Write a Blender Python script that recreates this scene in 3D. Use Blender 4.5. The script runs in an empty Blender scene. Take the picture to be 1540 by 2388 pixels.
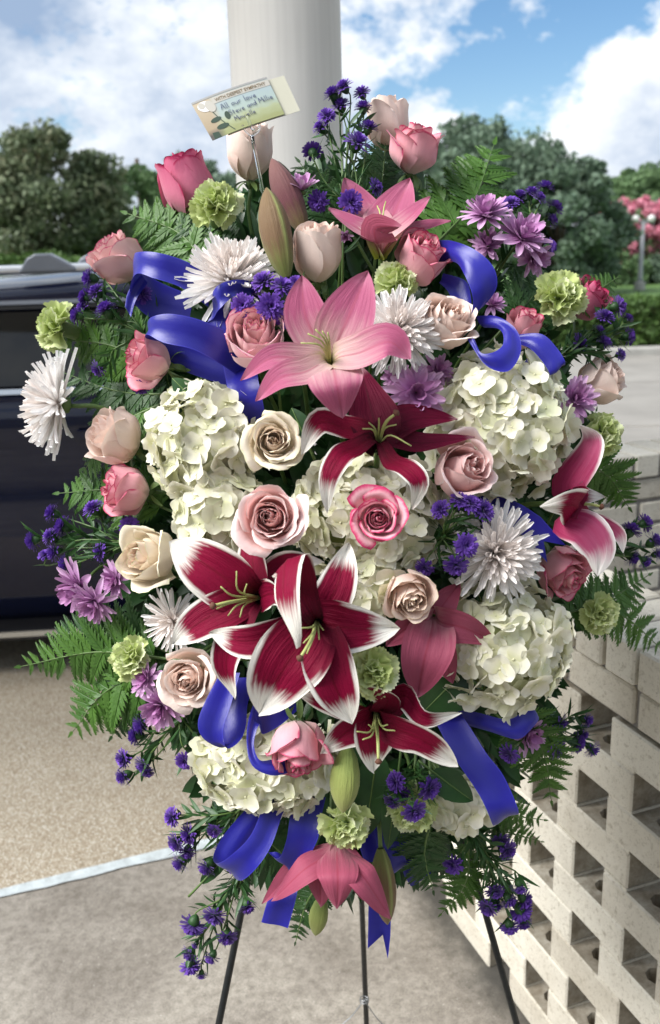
import bpy, math, random
import numpy as np
from mathutils import Matrix, Vector

# ------------------------------------------------------------------ camera, world, sun, exposure
S = bpy.context.scene
rng = np.random.default_rng(7)
random.seed(7)
FPX = 2150.0                                   # focal length in pixels of a 1540 x 2388 frame
PITCH, ROLL = math.radians(15.5), 0.03
CAM = np.array([0.0, 0.0, 1.67])
FW = np.array([0, math.cos(PITCH), -math.sin(PITCH)])
U0 = np.array([0, math.sin(PITCH), math.cos(PITCH)]); R0 = np.array([1.0, 0, 0])
RT = math.cos(ROLL) * R0 - math.sin(ROLL) * U0
UP = math.sin(ROLL) * R0 + math.cos(ROLL) * U0
cd = bpy.data.cameras.new('camera'); cam = bpy.data.objects.new('camera', cd)
S.collection.objects.link(cam); S.camera = cam
cd.sensor_fit = 'VERTICAL'; cd.sensor_height = 36.0; cd.sensor_width = 36.0 * 660 / 1024
cd.lens = FPX / 2388 * 36.0
cd.clip_start = 0.05; cd.clip_end = 2000
cd.dof.use_dof = True; cd.dof.focus_distance = 1.12; cd.dof.aperture_fstop = 6.0
cam.matrix_world = Matrix(((RT[0], UP[0], -FW[0], CAM[0]), (RT[1], UP[1], -FW[1], CAM[1]),
                           (RT[2], UP[2], -FW[2], CAM[2]), (0, 0, 0, 1)))

SUN_EL, SUN_AZ = math.radians(46), math.radians(247)     # azimuth clockwise from +Y
world = bpy.data.worlds.new('World'); S.world = world; world.use_nodes = True
wn = world.node_tree; wn.nodes.clear()
def N(t, kind, **kw):
    n = t.nodes.new(kind)
    for k, v in kw.items():
        setattr(n, k, v)
    return n
def world_sky():
    t = wn; L = t.links.new
    out = N(t, 'ShaderNodeOutputWorld'); bg = N(t, 'ShaderNodeBackground'); bg.inputs[1].default_value = 0.11
    sky = N(t, 'ShaderNodeTexSky', sky_type='NISHITA', sun_disc=False)
    sky.sun_elevation = SUN_EL; sky.sun_rotation = SUN_AZ
    sky.air_density = 1.0; sky.dust_density = 0.25; sky.ozone_density = 2.0
    tc = N(t, 'ShaderNodeTexCoord'); sep = N(t, 'ShaderNodeSeparateXYZ'); L(tc.outputs['Generated'], sep.inputs[0])
    def math_(op, a, b):
        m = N(t, 'ShaderNodeMath', operation=op)
        for i, q in enumerate((a, b)):
            if isinstance(q, (int, float)): m.inputs[i].default_value = q
            else: L(q, m.inputs[i])
        return m.outputs[0]
    comb = N(t, 'ShaderNodeMapping'); comb.inputs['Scale'].default_value = (1, 1, 1.55); comb.inputs['Location'].default_value = (3.6, 6.1, 4.3)
    L(tc.outputs['Generated'], comb.inputs['Vector'])
    n1 = N(t, 'ShaderNodeTexNoise'); n1.inputs['Scale'].default_value = 4.2; n1.inputs['Detail'].default_value = 12
    n1.inputs['Roughness'].default_value = 0.64; n1.inputs['Distortion'].default_value = 0.0
    L(comb.outputs[0], n1.inputs['Vector'])
    mask = N(t, 'ShaderNodeValToRGB'); mask.color_ramp.elements[0].position = 0.41; mask.color_ramp.elements[1].position = 0.48
    L(n1.outputs['Fac'], mask.inputs[0])
    # the lit tops and grey bellies of the clouds: same noise looked at a little higher up
    off = N(t, 'ShaderNodeVectorMath', operation='ADD'); off.inputs[1].default_value = (-0.03, 0.0, 0.055)
    L(comb.outputs[0], off.inputs[0])
    n2 = N(t, 'ShaderNodeTexNoise'); n2.inputs['Scale'].default_value = 4.2; n2.inputs['Detail'].default_value = 9
    n2.inputs['Roughness'].default_value = 0.62; n2.inputs['Distortion'].default_value = 0.0
    L(off.outputs[0], n2.inputs['Vector'])
    shade = N(t, 'ShaderNodeValToRGB'); e = shade.color_ramp.elements
    e[0].position = 0.40; e[0].color = (3.6, 3.7, 3.8, 1); e[1].position = 0.64; e[1].color = (1.15, 1.55, 2.2, 1)
    L(n2.outputs['Fac'], shade.inputs[0])
    sat = N(t, 'ShaderNodeHueSaturation'); sat.inputs['Saturation'].default_value = 1.2; sat.inputs['Value'].default_value = 0.45
    L(sky.outputs[0], sat.inputs['Color'])
    mix = N(t, 'ShaderNodeMix', data_type='RGBA')
    L(mask.outputs[0], mix.inputs['Factor']); L(sat.outputs[0], mix.inputs['A']); L(shade.outputs[0], mix.inputs['B'])
    L(mix.outputs['Result'], bg.inputs[0]); L(bg.outputs[0], out.inputs[0])
world_sky()
sd = bpy.data.lights.new('sun', 'SUN'); sun = bpy.data.objects.new('sun', sd); S.collection.objects.link(sun)
sd.energy = 2.3; sd.angle = math.radians(38); sd.color = (1.0, 0.98, 0.95)
sdir = Vector((math.sin(SUN_AZ) * math.cos(SUN_EL), math.cos(SUN_AZ) * math.cos(SUN_EL), math.sin(SUN_EL)))
sun.rotation_euler = sdir.to_track_quat('Z', 'Y').to_euler(); sun.location = (0, -6, 12)
S.view_settings.view_transform = 'Standard'; S.view_settings.look = 'None'
S.view_settings.exposure = 1.55; S.view_settings.gamma = 1.0
S.cycles.use_denoising = True; S.cycles.max_bounces = 8; S.cycles.transparent_max_bounces = 8
S.cycles.sample_clamp_indirect = 6.0

# ------------------------------------------------------------------ helpers
def ray(x, y):
    return FW + (x - 770) / FPX * RT - (y - 1194) / FPX * UP
def px(x, y, d):
    """pixel of the 1540 x 2388 frame at a depth of d metres -> point of the place"""
    return CAM + d * ray(x, y)
def gz(x, y, z=0.0):
    q = ray(x, y); return CAM + (z - CAM[2]) / q[2] * q
def vdir(ax, ay, az=None):
    """direction from image right / up / towards the viewer"""
    if az is None: az = math.sqrt(max(0.02, 1 - ax * ax - ay * ay))
    v = RT * ax + UP * ay - FW * az
    return v / np.linalg.norm(v)
def nrm(v): return v / (np.linalg.norm(v) + 1e-12)
def depth(x, y):
    q = 1 - ((x - 770) / 760) ** 2 - ((y - 1230) / 1120) ** 2
    return 1.235 - 0.15 * max(q, -0.3)

col = S.collection
def tag(o, label=None, cat=None, group=None, kind=None):
    if label: o['label'] = label
    if cat: o['category'] = cat
    if group: o['group'] = group
    if kind: o['kind'] = kind
    return o
def thing(name, M, label, cat, group=None):
    o = bpy.data.objects.new(name, None); col.objects.link(o)
    o.empty_display_size = 0.02; o.matrix_world = M
    return tag(o, label, cat, group)
def add(name, me, parent=None, M=None):
    o = bpy.data.objects.new(name, me); col.objects.link(o)
    if parent is not None: o.parent = parent
    if M is not None: o.matrix_basis = M
    return o
def mesh(name, v, f, mat=None, pd=None, smooth=True, uv=None):
    me = bpy.data.meshes.new(name)
    v = np.asarray(v, float)
    if isinstance(f, np.ndarray) and f.ndim == 2:
        n, k = f.shape
        me.vertices.add(len(v)); me.vertices.foreach_set('co', v.ravel())
        me.loops.add(n * k); me.loops.foreach_set('vertex_index', f.ravel().astype(np.int32))
        me.polygons.add(n); me.polygons.foreach_set('loop_start', np.arange(0, n * k, k, dtype=np.int32))
        me.polygons.foreach_set('loop_total', np.full(n, k, np.int32)); me.update(calc_edges=True); me.validate()
    else:
        me.from_pydata([tuple(q) for q in v], [], [tuple(int(i) for i in q) for q in f]); me.update()
    if pd is not None:
        a = me.color_attributes.new('pd', 'FLOAT_COLOR', 'POINT'); pd = np.asarray(pd, np.float32)
        if pd.shape[1] == 3: pd = np.c_[pd, np.ones(len(pd), np.float32)]
        a.data.foreach_set('color', pd.ravel())
    if smooth: me.polygons.foreach_set('use_smooth', np.ones(len(me.polygons), bool))
    if mat is not None: me.materials.append(mat)
    return me
def gridf(nu, nv, off=0):
    i, j = np.meshgrid(np.arange(nu), np.arange(nv)); a = (j * (nu + 1) + i).ravel() + off
    return np.c_[a, a + 1, a + nu + 2, a + nu + 1]
def gridp(nu, nv):
    u, v = np.meshgrid(np.linspace(-1, 1, nu + 1), np.linspace(0, 1, nv + 1)); return u.ravel(), v.ravel()
def frame(o, z, s=1.0, spin=0.0, xref=None):
    """matrix with origin o whose Z looks along z"""
    z = nrm(np.asarray(z, float)); x = np.array([1.0, 0, 0]) if xref is None else np.asarray(xref, float)
    if abs(x @ z) > 0.95: x = np.array([0, 0, 1.0])
    x = nrm(x - z * (x @ z)); y = np.cross(z, x)
    c, sn = math.cos(spin), math.sin(spin); x, y = x * c + y * sn, y * c - x * sn
    return Matrix(((x[0] * s, y[0] * s, z[0] * s, o[0]), (x[1] * s, y[1] * s, z[1] * s, o[1]),
                   (x[2] * s, y[2] * s, z[2] * s, o[2]), (0, 0, 0, 1)))
def to_local(M, P):
    Mi = np.array(M.inverted()); P = np.asarray(P, float); return P @ Mi[:3, :3].T + Mi[:3, 3]
def catmull(P, n):
    P = np.asarray(P, float); Q = np.vstack([2 * P[0] - P[1], P, 2 * P[-1] - P[-2]])
    out = []; m = len(P) - 1
    for t in np.linspace(0, m, n):
        i = min(int(t), m - 1); s = t - i; a, b, c, d = Q[i:i + 4]
        out.append(.5 * (2 * b + (c - a) * s + (2 * a - 5 * b + 4 * c - d) * s * s + (3 * b - 3 * c + d - a) * s ** 3))
    return np.array(out)
def tube(path, rad, k=6, cap=True):
    path = np.asarray(path, float); n = len(path); rad = np.broadcast_to(np.asarray(rad, float), (n,))
    T = np.gradient(path, axis=0); T /= np.linalg.norm(T, axis=1)[:, None] + 1e-12
    nn = np.cross(T[0], [0.31, 0.2, 0.93]); nn = nrm(nn); V = []; 
    for i in range(n):
        nn = nrm(nn - T[i] * (nn @ T[i])); b = np.cross(T[i], nn)
        a = np.linspace(0, 2 * math.pi, k, endpoint=False)
        V.append(path[i] + rad[i] * (np.cos(a)[:, None] * nn + np.sin(a)[:, None] * b))
    V = np.vstack(V); F = []
    for i in range(n - 1):
        for j in range(k):
            F.append((i * k + j, i * k + (j + 1) % k, (i + 1) * k + (j + 1) % k, (i + 1) * k + j))
    if cap:
        F.append(tuple(range(k))[::-1]); F.append(tuple((n - 1) * k + j for j in range(k)))
    return V, F
class MB:
    """collects shapes for one mesh"""
    def __init__(s): s.v = []; s.f = []; s.n = 0; s.pd = []
    def put(s, v, f, pd=None):
        v = np.asarray(v, float)
        s.v.append(v); s.f += [tuple(int(i) + s.n for i in q) for q in f]; s.n += len(v)
        s.pd.append(np.tile(np.array([[0.5, 0.5, 0.5]]), (len(v), 1)) if pd is None else np.asarray(pd, float)[:, :3])
        return s
    def box(s, x0, x1, y0, y1, z0, z1, M=None):
        v = np.array([(x, y, z) for x in (x0, x1) for y in (y0, y1) for z in (z0, z1)], float)
        if M is not None: v = v @ np.array(M)[:3, :3].T + np.array(M)[:3, 3]
        return s.put(v, [(0, 1, 3, 2), (4, 6, 7, 5), (0, 4, 5, 1), (2, 3, 7, 6), (0, 2, 6, 4), (1, 5, 7, 3)])
    def mesh(s, name, mat, smooth=False): return mesh(name, np.vstack(s.v), s.f, mat, np.vstack(s.pd), smooth)

# ------------------------------------------------------------------ materials
def newmat(name):
    m = bpy.data.materials.new(name); m.use_nodes = True; t = m.node_tree; t.nodes.clear()
    return m, t, t.links.new
def ramp(t, stops, fac):
    r = N(t, 'ShaderNodeValToRGB'); e = r.color_ramp.elements
    while len(e) < len(stops): e.new(0.5)
    for q, (p, c) in zip(e, stops):
        q.position = p; q.color = (*c, 1) if len(c) == 3 else c
    t.links.new(fac, r.inputs[0]); return r.outputs[0]
def noise(t, scale, detail=4, rough=0.55, vec=None, dist=0.0):
    n = N(t, 'ShaderNodeTexNoise'); n.inputs['Scale'].default_value = scale; n.inputs['Detail'].default_value = detail
    n.inputs['Roughness'].default_value = rough; n.inputs['Distortion'].default_value = dist
    if vec is not None: t.links.new(vec, n.inputs['Vector'])
    return n
def mixc(t, fac, a, b, blend='MIX'):
    m = N(t, 'ShaderNodeMix', data_type='RGBA', blend_type=blend)
    for key, q in (('Factor', fac), ('A', a), ('B', b)):
        if isinstance(q, (int, float)): m.inputs[key].default_value = q
        elif isinstance(q, tuple): m.inputs[key].default_value = (*q, 1) if len(q) == 3 else q
        else: t.links.new(q, m.inputs[key])
    return m.outputs['Result']
def mathn(t, op, a, b=0.0, c=None):
    m = N(t, 'ShaderNodeMath', operation=op)
    for i, q in enumerate((a, b, c)):
        if q is None: continue
        if isinstance(q, (int, float)): m.inputs[i].default_value = q
        else: t.links.new(q, m.inputs[i])
    return m.outputs[0]
def bump(t, h, strength=0.3, dist=0.01):
    b = N(t, 'ShaderNodeBump'); b.inputs['Strength'].default_value = strength; b.inputs['Distance'].default_value = dist
    t.links.new(h, b.inputs['Height']); return b.outputs[0]
def surface(m, t, color, rough=0.6, normal=None, spec=0.4, trans=0.0, metallic=0.0, coat=0.0, sheen=0.0):
    b = N(t, 'ShaderNodeBsdfPrincipled'); L = t.links.new
    for key, q in (('Base Color', color), ('Roughness', rough), ('Specular IOR Level', spec), ('Metallic', metallic),
                   ('Coat Weight', coat), ('Sheen Weight', sheen)):
        if isinstance(q, (int, float)): b.inputs[key].default_value = q
        elif isinstance(q, tuple): b.inputs[key].default_value = (*q, 1)
        else: L(q, b.inputs[key])
    if normal is not None: L(normal, b.inputs['Normal'])
    out = N(t, 'ShaderNodeOutputMaterial'); sh = b.outputs[0]
    if trans > 0:
        tr = N(t, 'ShaderNodeBsdfTranslucent'); mx = N(t, 'ShaderNodeMixShader'); mx.inputs[0].default_value = trans
        if isinstance(color, tuple): tr.inputs[0].default_value = (*color, 1)
        else: L(color, tr.inputs[0])
        L(sh, mx.inputs[1]); L(tr.outputs[0], mx.inputs[2]); sh = mx.outputs[0]
    L(sh, out.inputs[0]); return m
def simple(name, color, rough=0.6, var=0.12, scale=8.0, bumps=0.0, **kw):
    m, t, L = newmat(name); tc = N(t, 'ShaderNodeTexCoord')
    n = noise(t, scale, 5, 0.6, tc.outputs['Object'])
    c = ramp(t, [(0.25, tuple(q * (1 - var) for q in color)), (0.75, tuple(min(1, q * (1 + var)) for q in color))], n.outputs['Fac'])
    nm = bump(t, n.outputs['Fac'], bumps, 0.02) if bumps else None
    return surface(m, t, c, rough, nm, **kw)
def petal_mat(name, base, mid, tip, rim=None, rimat=(0.75, 0.95), streak=0.25, rough=0.58, trans=0.16, edge_noise=0.12,
              inner=None, spots=None, back=None, vein=0.10, sheen=0.12, spec=0.25, midat=(0.42, 0.95), rib=None, objvar=None, baseat=0.05):
    """pd.r = closeness to the margin, pd.g = base to tip, pd.b = inner to outer petal, pd.a = across"""
    m, t, L = newmat(name); at = N(t, 'ShaderNodeAttribute', attribute_name='pd')
    sep = N(t, 'ShaderNodeSeparateColor'); L(at.outputs['Color'], sep.inputs[0])
    tc = N(t, 'ShaderNodeTexCoord')
    # streaks running from base to tip
    cx = N(t, 'ShaderNodeCombineXYZ'); L(mathn(t, 'MULTIPLY', at.outputs['Alpha'], 10.0), cx.inputs[0])
    L(mathn(t, 'MULTIPLY', sep.outputs[1], 1.6), cx.inputs[1]); L(mathn(t, 'MULTIPLY', sep.outputs[2], 9.0), cx.inputs[2])
    st = noise(t, 1.6, 5, 0.6, cx.outputs[0]).outputs['Fac']
    g = mathn(t, 'ADD', sep.outputs[1], mathn(t, 'MULTIPLY', mathn(t, 'SUBTRACT', st, 0.5), streak))
    c = ramp(t, [(baseat, base), (midat[0], mid), (midat[1], tip)], g)
    if rib is not None:
        q = N(t, 'ShaderNodeMapRange'); L(mathn(t, 'ABSOLUTE', mathn(t, 'SUBTRACT', at.outputs['Alpha'], .5)), q.inputs[0]); q.inputs[1].default_value = 0.0; q.inputs[2].default_value = 0.045
        q.inputs[3].default_value = 0.6; q.inputs[4].default_value = 0.0; c = mixc(t, q.outputs[0], c, rib)
    if inner is not None:
        fin = N(t, 'ShaderNodeMapRange'); L(sep.outputs[2], fin.inputs[0]); fin.inputs[1].default_value = 0.1; fin.inputs[2].default_value = 0.85
        fin.inputs[3].default_value = 0.8; fin.inputs[4].default_value = 0.0
        c = mixc(t, fin.outputs[0], c, inner)
    if spots is not None:
        vo = N(t, 'ShaderNodeTexVoronoi'); vo.inputs['Scale'].default_value = 260; L(tc.outputs['Object'], vo.inputs['Vector'])
        q = N(t, 'ShaderNodeMapRange'); L(vo.outputs['Distance'], q.inputs[0]); q.inputs[1].default_value = 0.16; q.inputs[2].default_value = 0.3
        q.inputs[3].default_value = 0.6; q.inputs[4].default_value = 0.0
        c = mixc(t, q.outputs[0], c, spots)
    if rim is not None:
        e = mathn(t, 'ADD', sep.outputs[0], mathn(t, 'MULTIPLY', mathn(t, 'SUBTRACT', st, 0.5), edge_noise * 2))
        r = N(t, 'ShaderNodeMapRange'); L(e, r.inputs[0]); r.inputs[1].default_value = rimat[0]; r.inputs[2].default_value = rimat[1]
        r.interpolation_type = 'SMOOTHSTEP'
        c = mixc(t, r.outputs[0], c, rim)
    n = noise(t, 40, 3, 0.5, tc.outputs['Object'])
    c = mixc(t, 0.12, c, ramp(t, [(0.3, (0.55, 0.5, 0.5)), (0.7, (1, 1, 1))], n.outputs['Fac']), 'MULTIPLY')
    if objvar is not None:
        oi = N(t, 'ShaderNodeObjectInfo'); c = mixc(t, mathn(t, 'MULTIPLY', mathn(t, 'POWER', oi.outputs['Random'], 2.0), .6), c, objvar)
    nm = bump(t, mathn(t, 'ADD', st, mathn(t, 'MULTIPLY', noise(t, 3.0, 3, .6, tc.outputs['Object']).outputs['Fac'], .8)), vein, 0.006)
    return surface(m, t, c, rough, nm, spec=spec, trans=trans, sheen=sheen)
def leaf_mat(name, c0, c1, rough=0.45, trans=0.25, scale=30):
    m, t, L = newmat(name); tc = N(t, 'ShaderNodeTexCoord'); oi = N(t, 'ShaderNodeObjectInfo')
    n = noise(t, scale, 4, 0.6, tc.outputs['Object'])
    f = mathn(t, 'ADD', mathn(t, 'MULTIPLY', n.outputs['Fac'], 0.7), mathn(t, 'MULTIPLY', oi.outputs['Random'], 0.3))
    c = ramp(t, [(0.25, c0), (0.75, c1)], f)
    return surface(m, t, c, rough, bump(t, n.outputs['Fac'], 0.15, 0.004), spec=0.45, trans=trans)

M = {}
W_ = (0.86, 0.83, 0.78)
M['rose_blush'] = petal_mat('rose_blush_petal', (0.88, 0.76, 0.58), (0.93, 0.72, 0.62), (0.94, 0.80, 0.72), streak=0.15, inner=(0.94, 0.72, 0.62))
M['rose_cream'] = petal_mat('rose_cream_petal', (0.84, 0.80, 0.55), (0.91, 0.80, 0.63), (0.92, 0.84, 0.68), rim=(0.80, 0.80, 0.52), rimat=(0.90, 1.0), streak=0.15, inner=(0.93, 0.72, 0.62))
M['rose_peach'] = petal_mat('rose_peach_petal', (0.90, 0.74, 0.62), (0.93, 0.70, 0.60), (0.94, 0.77, 0.66), rim=(0.86, 0.70, 0.48), rimat=(0.9, 1.0), streak=0.15)
M['rose_light'] = petal_mat('rose_light_pink_petal', (0.91, 0.62, 0.54), (0.93, 0.58, 0.55), (0.94, 0.70, 0.67), rim=(0.95, 0.79, 0.76), rimat=(0.8, 1.0), streak=0.15, inner=(0.92, 0.50, 0.47))
M['rose_pink'] = petal_mat('rose_pink_petal', (0.88, 0.70, 0.66), (0.83, 0.43, 0.47), (0.78, 0.33, 0.40), rim=(0.58, 0.05, 0.15), rimat=(0.82, 1.0), streak=0.4, inner=(0.86, 0.52, 0.52))
M['rose_deep'] = petal_mat('rose_deep_pink_petal', (0.80, 0.50, 0.52), (0.70, 0.22, 0.32), (0.64, 0.14, 0.26), rim=(0.46, 0.02, 0.10), rimat=(0.82, 1.0), streak=0.4)
M['rose_rim'] = petal_mat('rose_blush_petal_with_pink_rim', (0.82, 0.66, 0.56), (0.86, 0.56, 0.54), (0.87, 0.58, 0.56), rim=(0.70, 0.12, 0.26), rimat=(0.86, 1.02), streak=0.2)
M['rose_lav'] = petal_mat('rose_lavender_petal_with_pink_rim', (0.88, 0.66, 0.60), (0.90, 0.58, 0.60), (0.92, 0.64, 0.66), rim=(0.66, 0.11, 0.27), rimat=(0.84, 1.02), streak=0.2, inner=(0.86, 0.52, 0.48))
M['rose_strong'] = petal_mat('rose_petal_with_crimson_rim', (0.84, 0.62, 0.58), (0.85, 0.50, 0.53), (0.84, 0.44, 0.50), rim=(0.60, 0.03, 0.14), rimat=(0.66, 0.98), streak=0.3)
M['lily_pink'] = petal_mat('pink_lily_petal', (0.46, 0.52, 0.08), (0.70, 0.48, 0.45), (0.43, 0.095, 0.19), rim=(0.52, 0.18, 0.28), rimat=(0.72, 1.0), streak=0.35, trans=0.22, vein=0.3, midat=(0.30, 0.72), rib=(0.42, 0.08, 0.14))
M['lily_rose'] = petal_mat('dusky_rose_lily_petal', (0.55, 0.28, 0.30), (0.38, 0.080, 0.135), (0.35, 0.060, 0.115), rim=(0.45, 0.14, 0.21), rimat=(0.85, 1.0), streak=0.5, trans=0.22, vein=0.3, rib=(0.30, 0.03, 0.06))
M['lily_star'] = petal_mat('stargazer_lily_petal', (0.030, 0.0005, 0.006), (0.15, 0.0010, 0.020), (0.25, 0.002, 0.036), rim=(0.88, 0.85, 0.77), rimat=(0.58, 0.80), edge_noise=0.20, streak=0.2, trans=0.10, sheen=0.0, spots=(0.14, 0.0, 0.02), vein=0.5, spec=0.14, rib=(0.12, 0.002, 0.012), baseat=.16, midat=(.45, .95))
M['lily_star_dark'] = petal_mat('maroon_lily_petal', (0.025, 0.0004, 0.005), (0.085, 0.0008, 0.014), (0.14, 0.003, 0.028), rim=(0.60, 0.36, 0.40), rimat=(0.86, 1.02), edge_noise=0.12, streak=0.2, trans=0.10, sheen=0.0, vein=0.5, spec=0.14, rib=(0.05, 0.001, 0.008), baseat=.16, midat=(.45, .95))
M['lily_star_pale'] = petal_mat('stargazer_lily_petal_outside', (0.20, 0.008, 0.04), (0.34, 0.02, 0.09), (0.50, 0.13, 0.24), rim=(0.88, 0.84, 0.81), rimat=(0.50, 0.88), edge_noise=0.15, streak=0.35, trans=0.15, vein=0.25, midat=(0.5, 0.95))
M['hyd'] = petal_mat('hydrangea_floret_petal', (0.76, 0.75, 0.50), (0.88, 0.85, 0.70), (0.91, 0.89, 0.79), streak=0.1, trans=0.30, objvar=(0.76, 0.80, 0.50))
M['mum_white'] = petal_mat('white_spider_mum_petal', (0.88, 0.78, 0.72), (0.94, 0.92, 0.90), (0.95, 0.95, 0.94), streak=0.05, inner=(0.94, 0.86, 0.81), trans=0.25)
M['mum_purple'] = petal_mat('lilac_daisy_petal', (0.48, 0.20, 0.46), (0.58, 0.31, 0.57), (0.74, 0.50, 0.72), streak=0.3, inner=(0.44, 0.15, 0.40), vein=0.3)
M['carn'] = petal_mat('green_carnation_petal', (0.40, 0.50, 0.14), (0.64, 0.72, 0.32), (0.83, 0.87, 0.60), streak=0.2, trans=0.28, inner=(0.50, 0.60, 0.18))
M['aster'] = petal_mat('violet_aster_petal', (0.06, 0.016, 0.18), (0.085, 0.026, 0.28), (0.17, 0.07, 0.44), streak=0.2, trans=0.15)
M['stem'] = leaf_mat('green_stem', (0.05, 0.10, 0.025), (0.12, 0.20, 0.05), trans=0.0)
M['sepal'] = leaf_mat('sepal_green', (0.05, 0.11, 0.03), (0.14, 0.21, 0.06), trans=0.1)
M['fern'] = leaf_mat('fern_green', (0.040, 0.115, 0.018), (0.105, 0.23, 0.035), trans=0.3)
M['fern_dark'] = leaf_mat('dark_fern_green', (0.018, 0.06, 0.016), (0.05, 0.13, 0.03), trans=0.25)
M['leaf'] = leaf_mat('dark_leaf_green', (0.012, 0.045, 0.014), (0.035, 0.10, 0.025), rough=0.35, trans=0.15)
M['aleaf'] = leaf_mat('aster_leaf_green', (0.02, 0.065, 0.018), (0.05, 0.13, 0.035), trans=0.2)
M['bud_green'] = petal_mat('green_lily_bud', (0.18, 0.25, 0.06), (0.28, 0.33, 0.09), (0.30, 0.32, 0.10), rim=(0.16, 0.20, 0.05), rimat=(0.9, 1.0), streak=0.4, trans=0.05, vein=0.4)
M['bud_brown'] = petal_mat('bronze_lily_bud', (0.17, 0.20, 0.05), (0.17, 0.10, 0.05), (0.20, 0.13, 0.06), rim=(0.26, 0.28, 0.09), rimat=(0.3, 1.0), streak=0.5, trans=0.05, vein=0.4)
M['bud_plum'] = petal_mat('plum_lily_bud', (0.18, 0.14, 0.06), (0.14, 0.045, 0.055), (0.20, 0.09, 0.08), rim=(0.10, 0.03, 0.04), rimat=(0.85, 1.0), streak=0.4, trans=0.05, vein=0.4)
M['stamen'] = simple('stamen_green', (0.42, 0.46, 0.16), 0.5)
M['anther'] = simple('anther_brown', (0.12, 0.05, 0.03), 0.8)
def satin():
    m, t, L = newmat('blue_satin_ribbon'); tc = N(t, 'ShaderNodeTexCoord')
    at = N(t, 'ShaderNodeAttribute', attribute_name='pd')
    mp = N(t, 'ShaderNodeMapping'); mp.inputs['Scale'].default_value = (900, 14, 14); L(at.outputs['Color'], mp.inputs['Vector'])
    n = noise(t, 1.0, 2, 0.5, mp.outputs[0]); n2 = noise(t, 25, 3, 0.5, tc.outputs['Object'])
    c = mixc(t, n2.outputs['Fac'], (0.011, 0.010, 0.20), (0.020, 0.018, 0.34))
    sp = N(t, 'ShaderNodeSeparateColor'); L(at.outputs['Color'], sp.inputs[0])
    ed = mathn(t, 'GREATER_THAN', mathn(t, 'ABSOLUTE', mathn(t, 'SUBTRACT', sp.outputs[0], .5)), .465)
    c = mixc(t, mathn(t, 'MULTIPLY', ed, .5), c, (0.04, 0.04, 0.44))
    mp2 = N(t, 'ShaderNodeMapping'); mp2.inputs['Scale'].default_value = (3, 9, 3); L(at.outputs['Color'], mp2.inputs['Vector'])
    n3 = noise(t, 1.0, 3, 0.5, mp2.outputs[0])
    nm = bump(t, mathn(t, 'ADD', mathn(t, 'MULTIPLY', n.outputs['Fac'], .5), mathn(t, 'MULTIPLY', n3.outputs['Fac'], 3.0)), 0.12, 0.003)
    return surface(m, t, c, 0.33, nm, spec=0.5, trans=0.12, sheen=0.1)
M['ribbon'] = satin()
# ------------------------------------------------------------------ setting: ground, slab, driveway, kerb
WD = np.array([-0.342, 0.940, 0.0]); WN = np.array([0.940, 0.342, 0.0])     # along the near wall / away from it
WB = np.array([0.350, 1.848, 0.0])                                         # a point at the foot of its face
def wpt(a, b, z=0.0): return WN * a + WD * b + np.array([0, 0, z])
def concrete():
    m, t, L = newmat('weathered_concrete'); g = N(t, 'ShaderNodeNewGeometry'); p = g.outputs['Position']
    n1 = noise(t, 2.2, 6, 0.62, p, 0.4); n2 = noise(t, 45, 5, 0.7, p); n3 = noise(t, 420, 2, 0.5, p)
    c = ramp(t, [(0.30, (0.22, 0.195, 0.165)), (0.50, (0.33, 0.30, 0.26)), (0.72, (0.47, 0.435, 0.375))], n1.outputs['Fac'])
    c = mixc(t, 0.8, c, ramp(t, [(0.32, (0.55, 0.54, 0.52)), (0.6, (1, 1, 1))], n2.outputs['Fac']), 'MULTIPLY')
    c = mixc(t, 0.7, c, ramp(t, [(0.36, (0.45, 0.45, 0.45)), (0.52, (1, 1, 1))], n3.outputs['Fac']), 'MULTIPLY')
    vo = N(t, 'ShaderNodeTexVoronoi'); vo.inputs['Scale'].default_value = 60; L(p, vo.inputs['Vector'])
    q = N(t, 'ShaderNodeMapRange'); L(vo.outputs['Distance'], q.inputs[0]); q.inputs[1].default_value = .06; q.inputs[2].default_value = .12; q.inputs[3].default_value = .55; q.inputs[4].default_value = 0
    vs = mathn(t, 'MULTIPLY', q.outputs[0], mathn(t, 'GREATER_THAN', noise(t, 30, 2, .5, p).outputs['Fac'], .52))
    c = mixc(t, vs, c, (0.62, 0.60, 0.55))
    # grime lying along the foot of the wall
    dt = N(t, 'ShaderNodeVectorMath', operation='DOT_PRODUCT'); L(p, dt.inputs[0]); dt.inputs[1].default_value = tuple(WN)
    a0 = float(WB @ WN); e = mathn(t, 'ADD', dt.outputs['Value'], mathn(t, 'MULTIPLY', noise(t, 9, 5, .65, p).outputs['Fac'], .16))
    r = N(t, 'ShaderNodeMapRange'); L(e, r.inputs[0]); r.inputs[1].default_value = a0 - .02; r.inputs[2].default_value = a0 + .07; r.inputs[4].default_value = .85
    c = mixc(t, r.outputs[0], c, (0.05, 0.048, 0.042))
    h = mathn(t, 'ADD', mathn(t, 'MULTIPLY', n3.outputs['Fac'], .6), n2.outputs['Fac'])
    return surface(m, t, c, 0.85, bump(t, h, .35, .006), spec=.25)
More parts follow.
